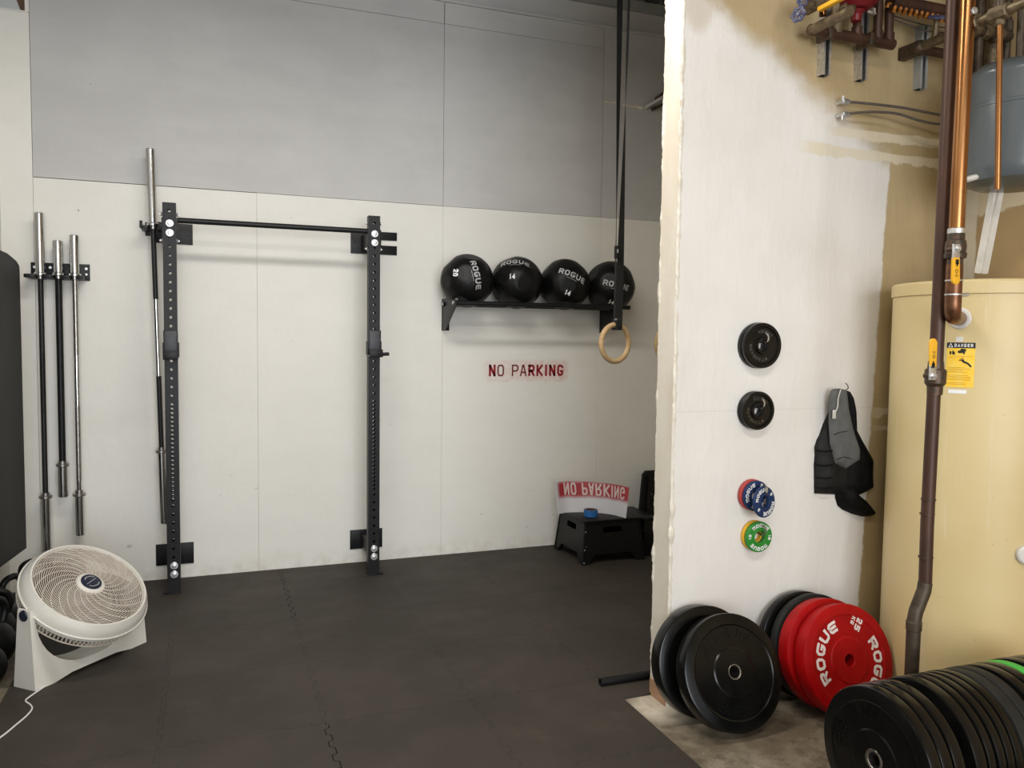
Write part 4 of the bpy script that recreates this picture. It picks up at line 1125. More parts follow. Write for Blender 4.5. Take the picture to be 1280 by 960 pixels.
def handle(parent, org, px0, py0, px1, py1, Y, wpx, stem_p, nutz, up):
    a_ = P(px0, py0, Y); c_ = P(px1, py1, Y)     # bottom and top of grip
    w2 = wpx/2
    zlo, zhi = min(a_.z, c_.z), max(a_.z, c_.z); x0 = a_.x; x1 = c_.x
    pts = []
    for k in range(9):
        a2 = PI*k/8; pts.append((x1 if up else x0, 0)) 
    top = [(( (x1 if up else x0)+w2*math.cos(a2*1)), (zhi-w2+w2*math.sin(a2)) if up else (zlo+w2-w2*math.sin(a2))) for a2 in [PI*k/8 for k in range(9)]]
    other = (x0, zlo) if up else (x1, zhi)
    out = top+[(other[0]-w2*0.9, other[1]), (other[0]+w2*0.9, other[1])]
    m = Matrix(((1,0,0,-org.x),(0,0,1,Y-0.008-org.y),(0,1,0,-org.z),(0,0,0,1)))
    b = B(); prism(b, out, 0.010, m, 0.002); h = obj('valve_handle', b, 'yellow_handle', parent)
    b = B(); zc_ = (zlo+zhi)/2; xc_ = (x0+x1)/2
    # printed mark on the grip
    def fn(x, y): return Vector((xc_+y*1.0-org.x, Y-0.0086-org.y, zc_-x-org.z)) if not up else Vector((xc_-y-org.x, Y-0.0086-org.y, zc_-0.015+x-org.z))
    stroke(b, [(-0.038, -0.004), (-0.026, -0.004), (-0.026, 0.006), (-0.038, 0.006), (-0.038, -0.004)], 0.005, fn, 0.01)
    stroke(b, [(-0.032, 0.001), (-0.020, 0.001)], 0.007, fn, 0.01)
    stroke(b, [(0.0, -0.007), (-0.006, 0.0), (0.0, 0.007), (0.008, 0.0), (0.0, -0.007)], 0.002, fn, 0.01)
    stroke(b, [(0.014, -0.006), (0.014, 0.007)], 0.002, fn, 0.01); stroke(b, [(0.019, -0.006), (0.019, 0.007)], 0.0014, fn, 0.01)
    obj('handle_mark', b, 'label_black', h, 0)
    nx = other[0]; 
    b = B(); zn = nutz
    box(b, nx-0.016-org.x, nx+0.016-org.x, Y-0.006-org.y, Y-0.001-org.y, min(zn-0.014, other[1]-0.004)-org.z if up else other[1]-0.006-org.z, (other[1]+0.006-org.z) if up else zn+0.016-org.z, 0.001); pl = obj('handle_plate', b, 'zinc', parent)
    b = B(); cyl(b, Vector((nx, Y-0.006, zn))-org, Vector((nx, Y-0.016, zn))-org, 0.011, seg=6); cyl(b, Vector((nx, Y-0.016, zn))-org, Vector((nx, Y-0.021, zn))-org, 0.005, seg=12); obj('nut', b, 'zinc', pl)
    b = B(); cyl(b, Vector((nx, Y-0.001, zn))-org, Vector((nx, Y+0.03, zn))-org, 0.009, seg=12); obj('valve_stem', b, 'bronze', pl)
handle(cp, CO, 1193, 356, 1193.5, 322, yf, 0.034, None, P(1193, 311, yf).z, False)
# short copper run, elbow into the tank
zE = pin.z
ppE = Vector((xC, PYc, zE))
d_in = (Vector((pin.x, pin.y, zE))-ppE); dn = d_in.normalized()
b = B(); arc_pts = [Vector((xC, PYc, zv0-0.03)), Vector((xC, PYc, zE+0.045))]
for k in range(1, 8):
    a_ = PI/2*k/8; arc_pts.append(Vector((xC, PYc, zE+0.045))+dn*0.045*(1-math.cos(a_))-Vector((0, 0, 0.045*math.sin(a_))))
arc_pts += [ppE+dn*0.045, Vector((pin.x, pin.y, zE))+dn*0.002]
b = B(); tube(b, [q-CO for q in arc_pts], 0.0275, 20); obj('elbow', b, MAT['bronze'] if False else simple('warm_brown_copper', (0.22, 0.10, 0.05), (0.13, 0.06, 0.035), 0.38, 0.8, 20), cp)
for zz in (zE+0.075, zE+0.125):
    b = B(); cyl(b, Vector((xC, PYc, zz))-CO, Vector((xC, PYc, zz+0.005))-CO, 0.0295); obj('solder_ring', b, 'zinc', cp)
b = B(); q = Vector((xC+0.028, PYc-0.012, zE+0.075))-CO; cyl(b, q-Vector((0.008, 0, 0)), q+Vector((0.022, -0.006, 0.004)), 0.007, seg=12); obj('bleed_port', b, 'zinc', cp)

# brown pipe
PYb = 2.20
bz = lambda py, px: P(px, py, PYb)
v = P(1169, 476, PYb); XB = v.x
br = thing('brown_pipe', 'tall dark brown pipe with yellow valve handle standing before the heater', 'pipe', (XB, PYb, 0))
BO = Vector((XB, PYb, -0.012))
br.location = BO
tp = P(1192, 0, PYb); tpd = (tp-v); ptop = v+tpd*((3.98-v.z)/tpd.z)
b = B(); tube(b, [v-BO+Vector((0, 0, 0.02)), ptop-BO], 0.0245, 24); obj('upper_run', b, 'brown_pipe', br)
lo = [P(1168, 480, PYb), P(1159, 655, PYb), P(1156.5, 728, PYb), P(1155, 738, PYb), P(1145, 764, PYb), P(1142.5, 776, PYb), P(1140, 830, PYb)]
lo[-1] = lo[-2]+(lo[-1]-lo[-2])*((lo[-2].z+0.012)/(lo[-2].z-lo[-1].z))
b = B(); tube(b, [q-BO for q in lo[:3]], 0.0235, 24); obj('lower_run', b, 'brown_pipe', br)
b = B(); tube(b, [q-BO for q in lo[2:]], 0.0255, 24, radii=[0.0255, 0.0255, 0.0255, 0.0255, 0.0235]); obj('offset_bend', b, 'brown_low', br)
for (px, py) in ((1160.5, 625), (1159, 643), (1157, 697)):
    q = P(px, py, PYb); b = B(); cyl(b, q-BO, q-BO+Vector((0, 0, 0.004)), 0.0265); obj('solder_ring', b, 'bronze', br)
b = B(); q0 = P(1142.6, 776, PYb)-BO; cyl(b, q0, q0+Vector((0, 0, -0.035)), 0.028, bev=0.002); obj('coupling', b, 'brown_low', br)
zb0, zb1 = P(1168, 483, PYb).z, P(1169, 462, PYb).z
b = B(); lathe(b, [(0.027, zb0-0.03), (0.028, zb0), (0.037, zb0+0.012), (0.038, zb1-0.006), (0.036, zb1), (0.029, zb1+0.004), (0.027, zb1+0.03)], 12, Matrix.Translation((0, 0, 0.012))); obj('ball_valve', b, 'bronze', br)
handle(br, BO, 1165, 458, 1165.5, 423, PYb-0.042, 0.032, None, P(1167, 470, PYb-0.04).z, True)

# ================================================================ EXPANSION TANK
EC = Vector((3.05, 2.35, 0)); ER = 0.197
zt_, zb_ = P(1265, 52, 2.19).z, P(1242, 221, 2.19).z
ez = thing('expansion_tank', 'blue-grey expansion tank hung above the water heater', 'tank', (EC.x, EC.y, zb_))
hgt = zt_-zb_
b = B(); lathe(b, [(0, 0), (0.06, 0.0), (0.14, 0.012), (0.18, 0.03), (ER-0.003, 0.062), (ER, 0.085), (ER, hgt*0.62), (ER+0.0025, hgt*0.625), (ER+0.0025, hgt*0.645), (ER, hgt*0.65), (ER, hgt-0.075), (ER+0.003, hgt-0.070), (ER+0.003, hgt-0.058), (ER-0.006, hgt-0.045), (0.15, hgt-0.012), (0.07, hgt), (0, hgt)], 96); obj('tank_shell', b, 'tank_grey', ez, 40)
b = B(); cyl(b, (0, 0, hgt-0.002), (0, 0, 3.98-zb_), 0.016); obj('stem_pipe', b, 'brown_low', ez)
b = B(); pq = P(1237, 227, 2.17)-Vector((EC.x, EC.y, zb_)); lathe(b, [(0, 0.0), (0.03, 0.004), (0.034, 0.012), (0.028, 0.02), (0, 0.021)], 20, Matrix.Translation((pq.x-0.005, -0.10, -0.012)) @ Matrix.Rotation(-0.35, 4, 'Y')); obj('air_valve_cap', b, 'white_plastic', ez)
# white channel leaning on the wall behind the heater
a_ = P(1227, 338, 2.52); c_ = P(1250, 218, 2.40)
ax = (c_-a_); L2 = ax.length*1.12
m, _ = axis_mat(a_-ax*0.03, c_)
b = B(); w_ = 0.026
pr = [(-w_, 0), (-w_*0.35, 0.010), (0, 0.002), (w_*0.35, 0.010), (w_, 0), (w_, -0.008), (-w_, -0.008)]
prism(b, pr, L2, None)
zdir = ax.normalized(); view = (Vector((0, 0, CAM_H))-a_).normalized(); xdir = view.cross(zdir).normalized(); ydir = zdir.cross(xdir)
m4 = Matrix((xdir, ydir, zdir)).transposed().to_4x4(); m4.translation = a_-ax*0.03
bmesh.ops.transform(b, matrix=m4, verts=b.verts)
tag(obj('plastic_channel', b, 'white_plastic'), 'white folded plastic channel slanting above the water heater lid', 'channel')
# thin copper drip pipe
dp = P(1247, 237, 2.02); dt = P(1250, 30, 2.02)
t = thing('drip_pipe', 'thin copper pipe hanging down in front of the blue-grey tank', 'pipe', dp)
b = B(); cyl(b, (0, 0, 0), dt-dp, 0.0095); obj('pipe_run', b, 'copper', t)
b = B(); q = dt-dp; lathe(b, [(0.012, -0.005), (0.0155, 0.0), (0.0155, 0.016), (0.011, 0.02), (0.011, 0.03), (0.017, 0.032), (0.017, 0.05)], 8, Matrix.Translation(q)); obj('union_nut', b, 'olive_brass', t)

# ================================================================ OVERHEAD PIPEWORK
xo = P(1250, 22, 2.02).x; zo = P(1250, 20, 2.02).z+0.01
sp = thing('supply_pipe', 'dull brass pipe with valves running toward the viewer above the blue-grey tank', 'pipe', (xo, 2.02, zo))
b = B(); cyl(b, (0, 0.13, 0), (0, -5.6, 0), 0.017); obj('pipe_run', b, 'olive_brass', sp)
for yy, rr_, ll in ((0.10, .030, .05), (0, .027, .07), (-0.14, .032, .04), (-0.22, .026, .06), (-0.34, .034, .05)):
    b = B(); cyl(b, (0, yy+ll/2, 0), (0, yy-ll/2, 0), rr_, seg=8, bev=0.004); obj('fitting', b, 'olive_brass', sp)
for yy in (0.10, -0.14):
    b = B(); cyl(b, (-0.03, yy-0.02, 0.03), (-0.03, yy-0.03, 0.03), 0.013, seg=6, bev=.002); obj('nut', b, 'zinc', sp)
b = B(); cyl(b, (0, 0, 0.0), (0, 0, 3.98-zo), 0.015); obj('riser', b, 'brown_low', sp)
def xpipe(name, label, pa, pb, Y, r, mat, cat='pipe'):
    a2 = P(*pa, Y); c2 = P(*pb, Y); c2.z = (a2.z+c2.z)/2; a2.z = c2.z
    t = thing(name, label, cat, a2); b = B(); tube(b, [Vector((0,0,0)), c2-a2], r, 16); obj('pipe_run', b, mat, t); return t, a2, c2
# risers in the corner
for k, (px, Y, r, mt_, lb) in enumerate([(1222, 2.62, .020, 'brown_low', 'dark pipe rising to the ceiling left of the blue-grey tank'),
                                      (1226, 2.76, .013, 'brown_pipe', 'slim brown pipe rising in the corner behind the blue-grey tank'),
                                      (1240, 2.66, .030, 'olive_brass', 'thick dull brass pipe rising behind the blue-grey tank'),
                                      (1257, 2.64, .018, 'brown_low', 'dark brown pipe rising behind the thin copper drip pipe')]):
    q = P(px, 75, Y); t = thing('riser_pipe', lb, 'pipe', (q.x, Y, q.z)); b = B(); cyl(b, (0, 0, -0.05), (0, 0, 3.98-q.z), r); obj('pipe_run', b, mt_, t)
    b = B(); cyl(b, (0, 0, 0.12), (0, 0, 0.17), r*1.35, seg=8, bev=.002); obj('fitting', b, mt_, t)
t, a2, c2 = xpipe('branch_pipe', 'dark pipe crossing behind the bright copper riser above the grey tank', (1200, 38), (1262, 42), 2.60, 0.022, 'brown_low')
for k in range(3):
    b = B(); cyl(b, (0.06+0.07*k, 0, 0), (0.10+0.07*k, 0, 0), 0.030, seg=8, bev=.003); obj('fitting', b, 'olive_brass', t)
# struts
for px, py0, py1, lb in ((1029, 44, 95, 'galvanised wall strut, leftmost of three under the pipe manifold'), (1075, -30, 101, 'galvanised wall strut under the middle of the pipe manifold'), (1149.5, 66, 112, 'short dark wall strut under the single valve near the pipes')):
    q0 = P(px, py1, PY0-0.02); z1_ = 3.25 if px == 1075 else P(px, py0, PY0-0.02).z+0.12
    t = thing('wall_strut', lb, 'bracket', (q0.x, PY0, q0.z)); h_s = z1_-q0.z
    b = B()
    out = [(-0.0205, 0), (0.0205, 0), (0.0205, -0.041), (0.010, -0.041), (0.010, -0.034), (0.0175, -0.034), (0.0175, -0.003), (-0.0175, -0.003), (-0.0175, -0.034), (-0.010, -0.034), (-0.010, -0.041), (-0.0205, -0.041)]
    prism(b, out, h_s); obj('channel', b, 'zinc' if px < 1100 else 'deck_trim', t, 0)
    b = B(); box(b, -0.0172, 0.0172, -0.0045, -0.0032, 0, h_s, 0); obj('slot_shade_strip', b, 'hole', t, 0)  # added black strip, paints the shade deep in the open channel
# manifold
YM = 2.735
t, a2, c2 = xpipe('manifold_pipe', 'horizontal brown manifold pipe clamped to struts high on the partition', (1012, 38), (1116, 55), YM, 0.0225, 'brown_pipe')
mz = a2.z; MO = a2
def mpart(name, pts, r, mat, seg=14, parent=t, **kw): b = B(); tube(b, [Vector(q)-MO for q in pts], r, seg, **kw); return obj(name, b, mat, parent)
for px in (1034, 1085):
    q = P(px, 50, YM); b = B()
    box(b, q.x-MO.x-0.012, q.x-MO.x+0.012, -0.028, 0.058, -0.028, 0.028, 0.006); obj('pipe_clamp', b, 'bronze', t)
for px, r, mt_, lbp in ((1097, .019, 'brown_pipe', 0), (1111, .019, 'brown_pipe', 0), (1071, .017, 'brown_pipe', 0), (1045, .021, 'olive_brass', 0)):
    q = P(px, 40, YM); mpart('branch_riser', [(q.x, YM, mz), (q.x, YM, mz+ (1.0 if px > 1080 else 0.10 if px == 1071 else 0.14))], r, mt_)
    mpart('tee', [(q.x, YM, mz+0.0), (q.x, YM, mz+0.045)], r+0.005, mt_)
q = P(1014, 38, YM)
mpart('valve_branch', [(q.x+0.005, YM, mz), (q.x+0.005, YM-0.21, mz)], 0.021, 'olive_brass')
mpart('valve_branch', [(P(1008, 22, YM).x, YM, mz+0.075), (P(1008, 22, YM).x, YM-0.20, mz+0.075)], 0.021, 'olive_brass')
mpart('valve_bonnet', [(P(1008, 22, YM).x+0.02, YM-0.05, mz+0.075), (P(1001, 18, YM).x-0.035, YM-0.05, mz+0.078)], 0.017, 'olive_brass')
mpart('branch_riser', [(P(1022, 20, YM).x, YM-0.03, mz+0.05), (P(1022, 20, YM).x, YM-0.03, mz+0.8)], 0.014, 'copper')
def handwheel(cx, cy, cz, ax_, parent, org, R0=0.026):
    b = B(); m = axis_mat(Vector((cx, cy, cz))-org, Vector((cx, cy, cz))-org+Vector(ax_))[0]
    ring_ = [m @ Vector((R0*(1+0.12*math.cos(6*a2_))*math.cos(a2_), R0*(1+0.12*math.cos(6*a2_))*math.sin(a2_), 0)) for a2_ in [2*PI*k/48 for k in range(48)]]
    tube(b, ring_, 0.0055, 8, closed=True)
    for k in range(3):
        a2_ = PI*k/3; tube(b, [m @ Vector((R0*math.cos(a2_), R0*math.sin(a2_), 0)), m @ Vector((-R0*math.cos(a2_), -R0*math.sin(a2_), 0))], 0.004, 6)
    lathe(b, [(0.008, -0.004), (0.008, 0.006)], 12, m)
    return obj('handwheel', b, 'handwheel', parent)
hwc = P(998, 18, YM-0.05); handwheel(hwc.x, YM-0.05, hwc.z, (-1, -0.35, 0.1), t, MO)
hwc = P(1004, 3, YM-0.05); handwheel(hwc.x, YM-0.05, hwc.z+0.01, (-1, -0.35, 0.1), t, MO, 0.022)
# yellow lever running toward the viewer
yl0 = P(1024, 15, YM-0.08); b = B()
box(b, -0.012, 0.012, -0.20, 0, -0.004, 0.014, 0.003, Matrix.Translation(yl0-MO+Vector((0, 0, 0.004)))); obj('valve_handle', b, 'yellow_handle', t)
# red pump
pc = P(1072, -24, 2.70)
pu = thing('circulator_pump', 'dark red rounded pump body above the manifold at the top of the picture', 'pump', pc)
b = B(); lathe(b, [(0, -0.125), (0.05, -0.118), (0.085, -0.09), (0.10, -0.05), (0.103, 0.0), (0.103, 0.14), (0.09, 0.18), (0.05, 0.20), (0, 0.20)], 48); obj('pump_body', b, 'pump_red', pu)
b = B(); lathe(b, [(0.0, -0.165), (0.020, -0.165), (0.022, -0.14), (0.034, -0.124), (0.0, -0.10)], 24); obj('pump_neck', b, 'pump_red', pu)
b = B(); cyl(b, (0.055, 0, -0.115), (0.10, 0, -0.118), 0.007, seg=8); cyl(b, (0.088, 0, -0.122), (0.088, 0, -0.10), 0.011, seg=6); obj('bolt', b, 'zinc', pu)
b = B(); tube(b, [(-0.04, -0.02, -0.125), (-0.075, -0.03, -0.14), (-0.10, -0.03, -0.128)], 0.017, 10, smooth_n=4); obj('pump_fitting', b, 'olive_brass', pu)
# long pipes towards the corner
t1, _, _ = xpipe('overhead_pipe', 'thick brown pipe running right along the top of the partition', (1113, 0), (1196, 20), 2.70, 0.030, 'brown_pipe')
q0 = P(1112, 8, 2.70); q1 = P(1196, 26, 2.70); q1.z = q0.z
b = B(); n = 90; pts = []
for k in range(n):
    f_ = k/(n-1); p_ = q0.lerp(q1, f_); a2_ = k*0.9
    pts.append(p_-q0+Vector((0, 0.014*math.cos(a2_), 0.014*math.sin(a2_)+0.004*math.sin(k*2.1))))
tube(b, pts, 0.008, 8)
tag(obj('twisted_wrap', b, 'insulation'), 'orange twisted cord wrap under the thick brown overhead pipe', 'cord').location = q0
for k, (pts_, lb) in enumerate([([(1108, 17), (1140, 27), (1165, 33), (1190, 35)], 'thin grey cable drooping just below the orange wrap'),
                            ([(1108, 20), (1135, 31), (1160, 39), (1190, 41)], 'thin grey cable drooping lowest beneath the orange wrap')]):
    w3 = [P(x_, y_, 2.76) for x_, y_ in pts_]; b = B(); tube(b, [q-w3[0] for q in w3], 0.0035, 8, smooth_n=8)
    o = obj('cable', b, 'hose'); o.location = w3[0]; tag(o, lb, 'cable')
# single gate valve above the third strut
q = P(1149, 60, YM)
gv = thing('gate_valve', 'brass gate valve with blue handwheel on the short dark strut', 'valve', (q.x, YM, q.z)); GO = Vector((q.x, YM, q.z))
b = B(); tube(b, [(0, 0, 0), (0, -0.40, 0.012)], 0.021, 14); obj('pipe_run', b, 'olive_brass', gv)
b = B(); bmesh.ops.create_icosphere(b, subdivisions=3, radius=0.034); obj('valve_body', b, 'bronze', gv)
b = B(); tube(b, [(0.0, 0.0, -0.005), (0.25, 0.0, -0.005)], 0.021, 14); obj('side_run', b, 'brown_pipe', gv)
b = B(); cyl(b, (0, -0.08, 0.01), (-0.004, -0.09, 0.085), 0.016, 0.011, seg=8); obj('bonnet', b, 'olive_brass', gv)
handwheel(q.x-0.006, YM-0.092, q.z+0.098, (-0.25, -0.5, 1), gv, GO, 0.030)
b = B(); cyl(b, (0, -0.17, 0.004), (0, -0.175, 0.004), 0.023); obj('solder_ring', b, 'zinc', gv)
b = B(); box(b, -0.02, 0.02, -0.01, 0.098, -0.028, 0.028, 0.004); obj('pipe_clamp', b, 'bronze', gv)
# two tubes from the wall
for k, (pts_, lb) in enumerate([([(1056, 127), (1090, 130), (1130, 135), (1172, 143), (1200, 147)], 'upper thin tube running from the partition to the tall pipes'),
                            ([(1056, 143), (1085, 140), (1120, 142), (1150, 151), (1172, 155), (1200, 156)], 'lower thin tube running from the partition to the tall pipes')]):
    w3 = [P(x_, y_, 2.795-0.02*i_) for i_, (x_, y_) in enumerate(pts_)]
    t = thing('water_tube', lb, 'pipe', w3[0]); b = B(); tube(b, [q-w3[0] for q in w3], 0.0058, 10, smooth_n=8); obj('tube_run', b, 'hose', t)
    b = B(); cyl(b, (-0.012, 0, 0), (0.022, 0, -0.001), 0.013, seg=6, bev=0.002); cyl(b, (-0.012, 0.042, 0), (-0.012, -0.006, 0), 0.0085, seg=10); tube(b, [(-0.012, 0, 0), (-0.016, -0.006, 0.022 if k == 0 else -0.026)], 0.006, 8); obj('stop_valve', b, 'zinc', t)

# ================================================================ STEP STOOL and things on it
STO = Vector((2.335, 4.79, 0)); SW, SD, SHT = 0.475, 0.46, 0.285
st = thing('step_stool', 'black plastic step stool in the corner carrying a stencil sheet', 'stool', STO)
def taper(x, y, z):
    k = z/SHT; ins = 0.022*k; cx, cy = SW/2, SD/2
    return Vector((cx+(x-cx)*(1-2*ins/SW*1.4), cy+(y-cy)*(1-2*ins/SD*1.4), z))
def side_panel(nx, horiz):
    """panel with arched cut-out at the foot and a slot hole; returned in (u, z)"""
    W_ = nx; a1 = 0.075; arch = 0.062
    out = [(0, 0), (0.055, 0), (a1, arch*0.55), (a1+0.02, arch), (W_-a1-0.02, arch), (W_-a1, arch*0.55), (W_-0.055, 0), (W_, 0), (W_, SHT), (0, SHT)]
    return out
def panel_mesh(u0, org_fn, W_):
    b = B(); th = 0.012
    # outer polygon with slot: build as strips
    cx = W_/2; sw, s0, s1 = 0.075, SHT*0.72, SHT*0.86
    polys = [[(0,0),(0.055,0),(0.075,0.034),(0.095,0.062),(0.095,s0),(0,s0)], [(W_-0.095,s0),(W_-0.095,0.062),(W_-0.075,0.034),(W_-0.055,0),(W_,0),(W_,s0)],
             [(0.095,0.062),(W_-0.095,0.062),(W_-0.095,s0),(0.095,s0)], [(0,s0),(cx-sw,s0),(cx-sw-0.008,(s0+s1)/2),(cx-sw,s1),(0,s1)], [(cx+sw,s0),(W_,s0),(W_,s1),(cx+sw,s1),(cx+sw+0.008,(s0+s1)/2)], [(0,s1),(W_,s1),(W_,SHT),(0,SHT)]]
    for pl in polys:
        a_ = [b.verts.new(org_fn(u_, z_, 0)) for u_, z_ in pl]; c_ = [b.verts.new(org_fn(u_, z_, th)) for u_, z_ in pl]
        b.faces.new(a_); b.faces.new(c_[::-1])
        for i in range(len(pl)): b.faces.new((a_[i], c_[i], c_[(i+1) % len(pl)], a_[(i+1) % len(pl)]))
    return b
obj('front_panel', panel_mesh(0, lambda u_, z_, t_: taper(u_, t_, z_), SW), 'stool', st, 0)
obj('back_panel', panel_mesh(0, lambda u_, z_, t_: taper(u_, SD-t_, z_), SW), 'stool', st, 0)
obj('side_panel', panel_mesh(0, lambda u_, z_, t_: taper(t_, u_, z_), SD), 'stool', st, 0)
obj('side_panel', panel_mesh(0, lambda u_, z_, t_: taper(SW-t_, u_, z_), SD), 'stool', st, 0)
b = B(); box(b, 0.012, SW-0.012, 0.012, SD-0.012, SHT-0.004, SHT+0.012, 0.005); obj('step_top', b, 'stool', st)
for (x, y) in ((0.0, 0.0), (SW, 0.0), (0, SD), (SW, SD)):
    b = B(); tube(b, [taper(x, y, 0.004), taper(x, y, SHT)], 0.006, 8); obj('corner_rib', b, 'stool', st)
for z in (0.015, 0.10, 0.22):
    b = B(); q = taper(0.012, 0.0, z); cyl(b, q, q-Vector((0, 0.004, 0)), 0.003, seg=8); obj('rivet', b, 'pure_white', st)
ZS = SHT+0.012
# stencil sheet (curved), local x along it, y depth, z height
SL, SHh = 0.60, 0.215
so_ = Vector((2.25, 5.17, ZS))
t = thing('stencil_sheet', 'curved white plastic stencil with red overspray standing on the stool', 'stencil', so_)
SPL = [(2.267, 5.054), (2.350, 5.088), (2.428, 5.076), (2.500, 5.052), (2.562, 5.012), (2.622, 4.942), (2.651, 4.868), (2.668, 4.800)]
def sheet_pt(x, z):
    f_ = min(0.9999, max(0.0, x/SL))*(len(SPL)-1); i_ = int(f_); t_ = f_-i_
    p0, p1, p2, p3 = (Vector(SPL[max(0, min(len(SPL)-1, i_+k))]) for k in (-1, 0, 1, 2))
    q = 0.5*((2*p1)+(-p0+p2)*t_+(2*p0-5*p1+4*p2-p3)*t_*t_+(-p0+3*p1-3*p2+p3)*t_**3)
    return Vector((q.x-so_.x+0.055*(x/SL)**2*z/SHh, q.y-so_.y+0.06*z/SHh, z*(1.0-0.06*(x/SL))))
b = B(); nx_, nz_ = 40, 10; grid = [[(b.verts.new(sheet_pt(SL*i/nx_, SHh*j/nz_)), b.verts.new(sheet_pt(SL*i/nx_, SHh*j/nz_)+Vector((0, 0.0012, 0)))) for j in range(nz_+1)] for i in range(nx_+1)]
for i in range(nx_):
    for j in range(nz_):
        q = [grid[i][j], grid[i+1][j], grid[i+1][j+1], grid[i][j+1]]
        b.faces.new([k[0] for k in q]); b.faces.new([k[1] for k in q][::-1])
for i in range(nx_):
    for j in (0, nz_): b.faces.new((grid[i][j][0], grid[i+1][j][0], grid[i+1][j][1], grid[i][j][1]))
for j in range(nz_):
    for i in (0, nx_): b.faces.new((grid[i][j][0], grid[i][j+1][0], grid[i][j+1][1], grid[i][j][1]))
# the sheet material uses local x/z: x runs 0..0.5
obj('sheet', b, 'stencil', t, 60)
b = B(); text(b, 'NO PARKING', 0.084, 0.0125, lambda x, y: sheet_pt(0.318+x*0.97, 0.163+y)-Vector((0, 0.0012, 0)), 0.52, 0.13, font=STENCIL, seglen=0.008, flip=True)
o = obj('cut_letters', b, 'cutout_pale', t, 0); o['label'] = 'pale upside-down mirrored letter cut-outs'
t = thing('tape_roll', 'roll of blue tape lying on the black stool before the stencil', 'tape', (2.465, 4.935, ZS))
b = B(); lathe(b, [(0.035, 0.0), (0.042, 0.0), (0.042, 0.046), (0.035, 0.046)], 48, closed=True); obj('core', b, 'brown_board', t)
b = B(); lathe(b, [(0.0422, 0.0005), (0.046, 0.0), (0.048, 0.002), (0.048, 0.045), (0.046, 0.047), (0.0422, 0.0465)], 48, closed=True); obj('tape', b, 'blue_tape', t)
# second black stool folded and leaning in the corner
t = thing('folded_stool', 'tall black folded stool leaning in the dark corner beside the step stool', 'stool', (3.045, 5.20, 0))
b = B(); prism(b, [(-0.055, 0), (0.03, 0), (0.05, 0.05), (0.22, 0.05), (0.24, 0), (0.31, 0), (0.30, 0.51), (0.28, 0.535), (0.045, 0.535), (0.02, 0.51)], 0.035, Matrix.Rotation(R_(-6), 4, 'X') @ Matrix(((1,0,0,0),(0,0,1,0.0),(0,1,0,0),(0,0,0,1))), 0.004); obj('side_panel', b, 'stool', t)
b = B(); prism(b, [(0.0, 0.03), (0.29, 0.03), (0.28, 0.50), (0.05, 0.50)], 0.03, Matrix.Rotation(R_(-6), 4, 'X') @ Matrix(((1,0,0,0),(0,0,1,-0.031),(0,1,0,0),(0,0,0,1))), 0.004); obj('folded_step', b, 'stool', t)
t = thing('folded_stool', 'low black stool in the dark gap right of the step stool', 'stool', (2.835, 4.86, 0))
b = B(); box(b, 0.01, 0.105, 0.0, 0.36, 0.0, 0.255, 0.006); obj('side_panel', b, 'stool', t)
b = B(); box(b, 0.0, 0.125, -0.008, 0.37, 0.255, 0.275, 0.005); obj('step_top', b, 'stool', t)

# black bar on the mat poking out from behind the partition
q = P(750, 855, 3.08)
t = thing('steel_bar', 'black round bar lying on the mat behind the partition end', 'bar', (q.x, 3.08, 0.0))
b = B(); lathe(b, [(0.011, 0), (0.0175, 0.0), (0.0175, 0.95), (0.011, 0.95)], 24, Matrix(((0,0,1,0),(1,0,0,0),(0,1,0,0.0175),(0,0,0,1))), closed=True); obj('bar_tube', b, 'black_steel', t)

# ================================================================ LEFT SIDE
# padded board on the left wall
b = B(); out = [(5.0, 0.345), (5.0, 1.865), (4.985, 1.89), (4.95, 1.905), (4.75, 1.925), (4.5, 1.932), (3.35, 1.935), (3.35, 0.50), (4.30, 0.42)]
out = [(5.0, 0.338), (5.0, 1.868), (4.985, 1.892), (4.93, 1.908), (4.72, 1.926), (4.4, 1.93), (3.35, 1.93), (3.35, 0.52), (4.38, 0.40)]
prism(b, out, 0.155, Matrix(((0,0,1,LX+0.0005),(1,0,0,0),(0,1,0,0),(0,0,0,1))), 0.008)
tag(obj('padded_board', b, 'foam', smooth=40), 'large charcoal padded board mounted on the left wall at the picture edge', 'pad')
def kettlebell(label, x, y, s, rot, mat='kettlebell'):
    t = thing('kettlebell', label, 'kettlebell', (x, y, -0.012), None, 'kettlebells along the left wall'); t.rotation_euler = (0, 0, rot)
    r = 0.098*s
    b = B(); pr = [(0, 0), (r*0.55, 0)]+[(r*math.sin(a_), r*0.92-r*math.cos(a_)) for a_ in [0.62+(PI-0.62-0.35)*k/16 for k in range(17)]]+[(0, r*1.9)]
    lathe(b, pr, 40); obj('bell', b, mat, t)
    b = B(); hw = 0.072*s; zt = r*1.9
    tube(b, [(-hw*0.75, 0, zt*0.84), (-hw, 0, zt+0.020*s), (-hw*0.9, 0, zt+0.062*s), (-hw*0.45, 0, zt+0.083*s), (0, 0, zt+0.086*s), (hw*0.45, 0, zt+0.083*s), (hw*0.9, 0, zt+0.062*s), (hw, 0, zt+0.020*s), (hw*0.75, 0, zt*0.84)], 0.0165*s, 12, smooth_n=5); obj('handle', b, mat, t)
    return t
kettlebell('black kettlebell farthest back, its handle showing just behind the fan', -0.915, 5.02, 1.0, 0.15)
kettlebell('black kettlebell with narrow upright handle below the padded board corner', -0.975, 4.72, 1.0, 1.15)
kettlebell('black kettlebell with arched handle at the left picture edge, higher one', -1.005, 4.47, 1.02, 0.2)
kettlebell('large black kettlebell at the picture edge, level with the fan rim', -0.965, 4.22, 1.12, 0.9)
